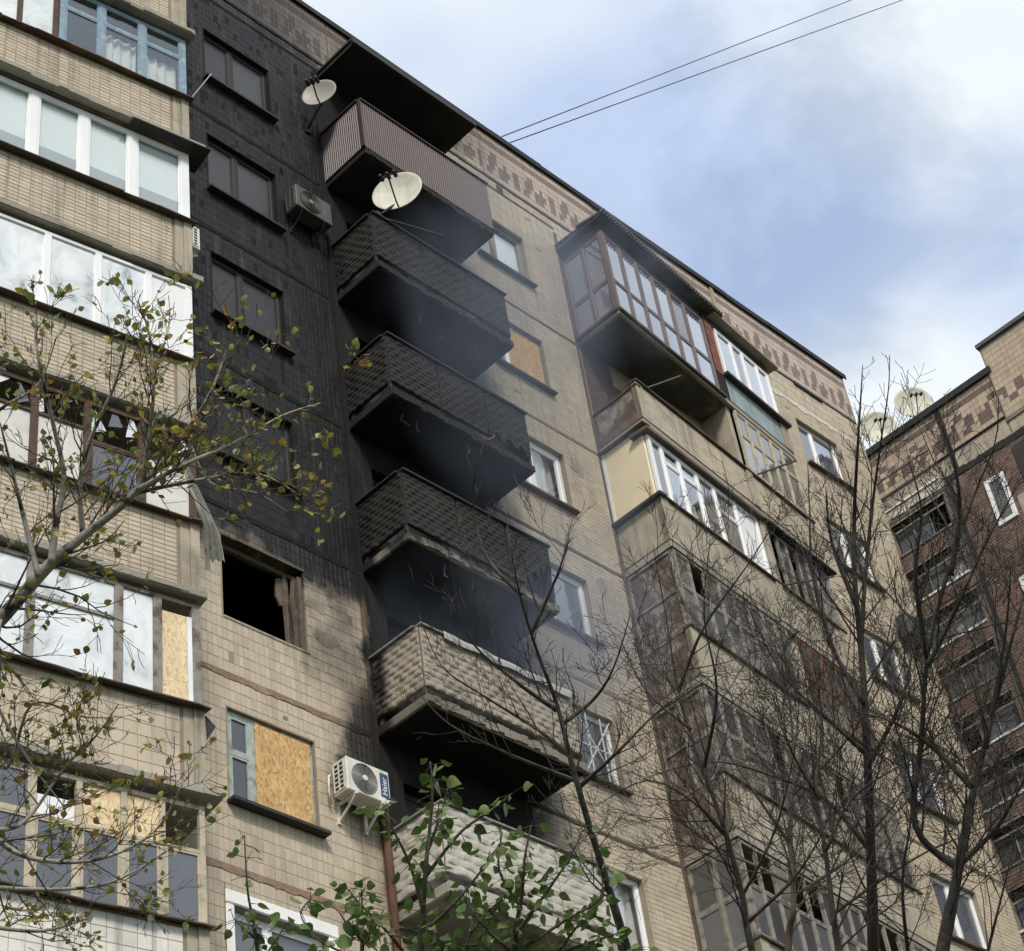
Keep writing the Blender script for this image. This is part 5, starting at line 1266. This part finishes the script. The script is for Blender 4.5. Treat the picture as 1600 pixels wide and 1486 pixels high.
bare('twiggy pale-barked bare tree standing furthest back among the leafless trees', [
    [(1230, 1520), (1240, 1420), (1235, 1300), (1240, 1180), (1230, 1060), (1215, 950)], [(1235, 1320), (1180, 1240), (1120, 1150), (1070, 1090)], [(1240, 1240), (1320, 1160), (1380, 1060), (1400, 960)], [(1240, 1400), (1330, 1340), (1420, 1250), (1500, 1180), (1560, 1100)],
    [(1236, 1380), (1150, 1340), (1060, 1320), (980, 1330)], [(1330, 1340), (1350, 1240), (1390, 1150)], [(1420, 1250), (1440, 1160), (1480, 1060), (1540, 980)]],
    17.5, 36, .034, L=1.1, every=.07, kids=(4, 7), up=.06, bark='bark_pale')
GREENC = [(.10, .16, .032), (.08, .135, .03), (.13, .19, .045), (.18, .23, .075), (.07, .11, .028)]
def sapling(label, stems, D, seed, leafn, size, singles=140, r0=.014):
    rs = random.Random(seed); p0 = at(*stems[0][0], D)
    T = Tree('leafy_sapling', np.array([p0[0], p0[1], GZ]), label, 'sapling', 'green saplings at the bottom', 'bark_green', 'bark_green', seed)
    for k, pts in enumerate(stems):
        dd = [D+rs.uniform(-.15, .15)*(k > 0)]
        for _ in pts[1:]: dd.append(dd[-1]+rs.uniform(-.07, .07))
        P = px(pts, dd); q = r0*(1 if k == 0 else .6); rad = [max(q*(1-.8*i/(len(pts)-1)), .0025) for i in range(len(pts))]
        if k == 0: f = footed(P); P = f[:-1]+P; rad = [q*1.6, q*1.4, q*1.2]+rad; T.t.location = tuple(f[0]); T.t['_o'] = tuple(float(x) for x in f[0])
        o, r = T.stem(P, rad, 'trunk' if k == 0 else 'branch', 6)
        s0 = 15 if k == 0 else 0
        for i in range(s0+1, len(o)):
            for _ in range(leafn):
                if rs.random() < .62:
                    dv = np.array([rs.gauss(0, 1), rs.gauss(0, 1), rs.gauss(-.15, .6)]); dv /= np.linalg.norm(dv)
                    a = o[i]; b = a+dv*rs.uniform(.03, .06); T.tw.tube([a, b], [.0018, .0012], 4, cap=False); T.leaves.append((b, dv*np.array([1, 1, .6])+np.array([0, 0, -.35])))
    T.finish('lilac', GREENC, size, singles); return T
sapling('tall leafy green sapling in front of the pale woven balcony', [[(655, 1520), (660, 1440), (665, 1360), (672, 1290), (676, 1230), (672, 1190)], [(660, 1420), (640, 1350), (610, 1290), (590, 1262)], [(665, 1370), (720, 1300), (770, 1265), (800, 1240)], [(668, 1330), (690, 1270), (700, 1230)], [(640, 1500), (600, 1450), (560, 1410), (545, 1390)], [(670, 1450), (720, 1400), (760, 1350), (780, 1320)]], 8.2, 41, 3, .050, 200)
sapling('broad leafy green bush low in front of the bare tree', [[(800, 1530), (805, 1460), (815, 1400), (820, 1340), (830, 1290)], [(805, 1460), (850, 1400), (890, 1340), (910, 1300)], [(800, 1490), (750, 1440), (720, 1390)], [(820, 1480), (880, 1440), (940, 1400), (930, 1340)], [(830, 1510), (900, 1480), (960, 1460)], [(790, 1500), (740, 1490), (690, 1470)], [(815, 1420), (780, 1360), (785, 1300)], [(850, 1520), (900, 1450), (930, 1430)], [(780, 1530), (760, 1470), (770, 1420)], [(700, 1530), (690, 1480), (640, 1450)], [(880, 1530), (950, 1500), (1000, 1480)], [(720, 1520), (740, 1450), (800, 1390)]], 8.4, 42, 5, .044, 260)
sapling('thin reddish-stemmed shoot with small leaves beside the white window surround', [[(410, 1530), (400, 1460), (388, 1400), (384, 1350), (382, 1305)], [(402, 1470), (380, 1450), (365, 1435)], [(410, 1500), (440, 1455), (445, 1440)]], 7.6, 43, 2, .042, 100, .008)
sapling('leafy shoot rising left of the tall green sapling', [[(565, 1530), (568, 1470), (566, 1420), (565, 1390)], [(566, 1480), (590, 1440), (600, 1420)], [(566, 1470), (540, 1440), (530, 1425)], [(565, 1500), (500, 1470), (470, 1430), (485, 1405)]], 7.9, 44, 2, .055, 100, .009)

# ================================================================== SMOKE
def smoke():
    m = bpy.data.materials.new('smoke'); m.use_nodes = True; t = NT(m.node_tree); t.n.remove(t.n['Principled BSDF'])
    v = t.new('ShaderNodeVolumePrincipled'); v.inputs['Color'].default_value = (.46, .54, .68, 1); v.inputs['Anisotropy'].default_value = 0.0
    p = t.pos(); sp = t.new('ShaderNodeSeparateXYZ'); t.l.new(p, sp.inputs[0])
    n = t.noise(.75, 3, .55, vec=t.mapping(p, (1, 1, .6)), dist=.6)
    def blob(c, r):
        s = None
        for i in range(3):
            q = t.m('DIVIDE', t.m('SUBTRACT', sp.outputs[i], c[i]), r[i]); q = t.mul(q, q); s = q if s is None else t.m('ADD', s, q)
        return t.inv(t.ss(s, .1, 1.0))
    d = t.mx(t.m('MULTIPLY', blob((4.0, -1.0, 11.9), (2.2, 1.4, 1.5)), .55), t.m('MULTIPLY', blob((6.2, -1.0, 13.5), (1.7, 1.4, 2.3)), 1.25), t.m('MULTIPLY', blob((4.6, -1.3, 17.6), (2.6, 1.2, 4.2)), .42),
             t.m('MULTIPLY', blob((6.0, -1.0, 20.3), (2.4, 1.5, 3.6)), .62), t.m('MULTIPLY', blob((8.7, -1.1, 22.4), (2.2, 1.3, 2.0)), .6), t.m('MULTIPLY', blob((6.4, -1.2, 16.5), (2.0, 1.2, 3.0)), .35))
    dens = t.mul(d, t.ss(n, .27, .68), .36)
    t.l.new(dens, v.inputs['Density']); t.l.new(v.outputs[0], t.n['Material Output'].inputs['Volume'])
    MATS['smoke'] = m
    mb = MB(); mb.box(FA, 1.0, 11.2, .02, 2.8, 9.4, 25.6)
    tag(mb.build('smoke', 'smoke'), 'thin blue smoke drifting up past the burnt balconies', 'smoke', kind='stuff')
smoke()

for o in bpy.data.objects:
    if '_o' in o.keys(): del o['_o']
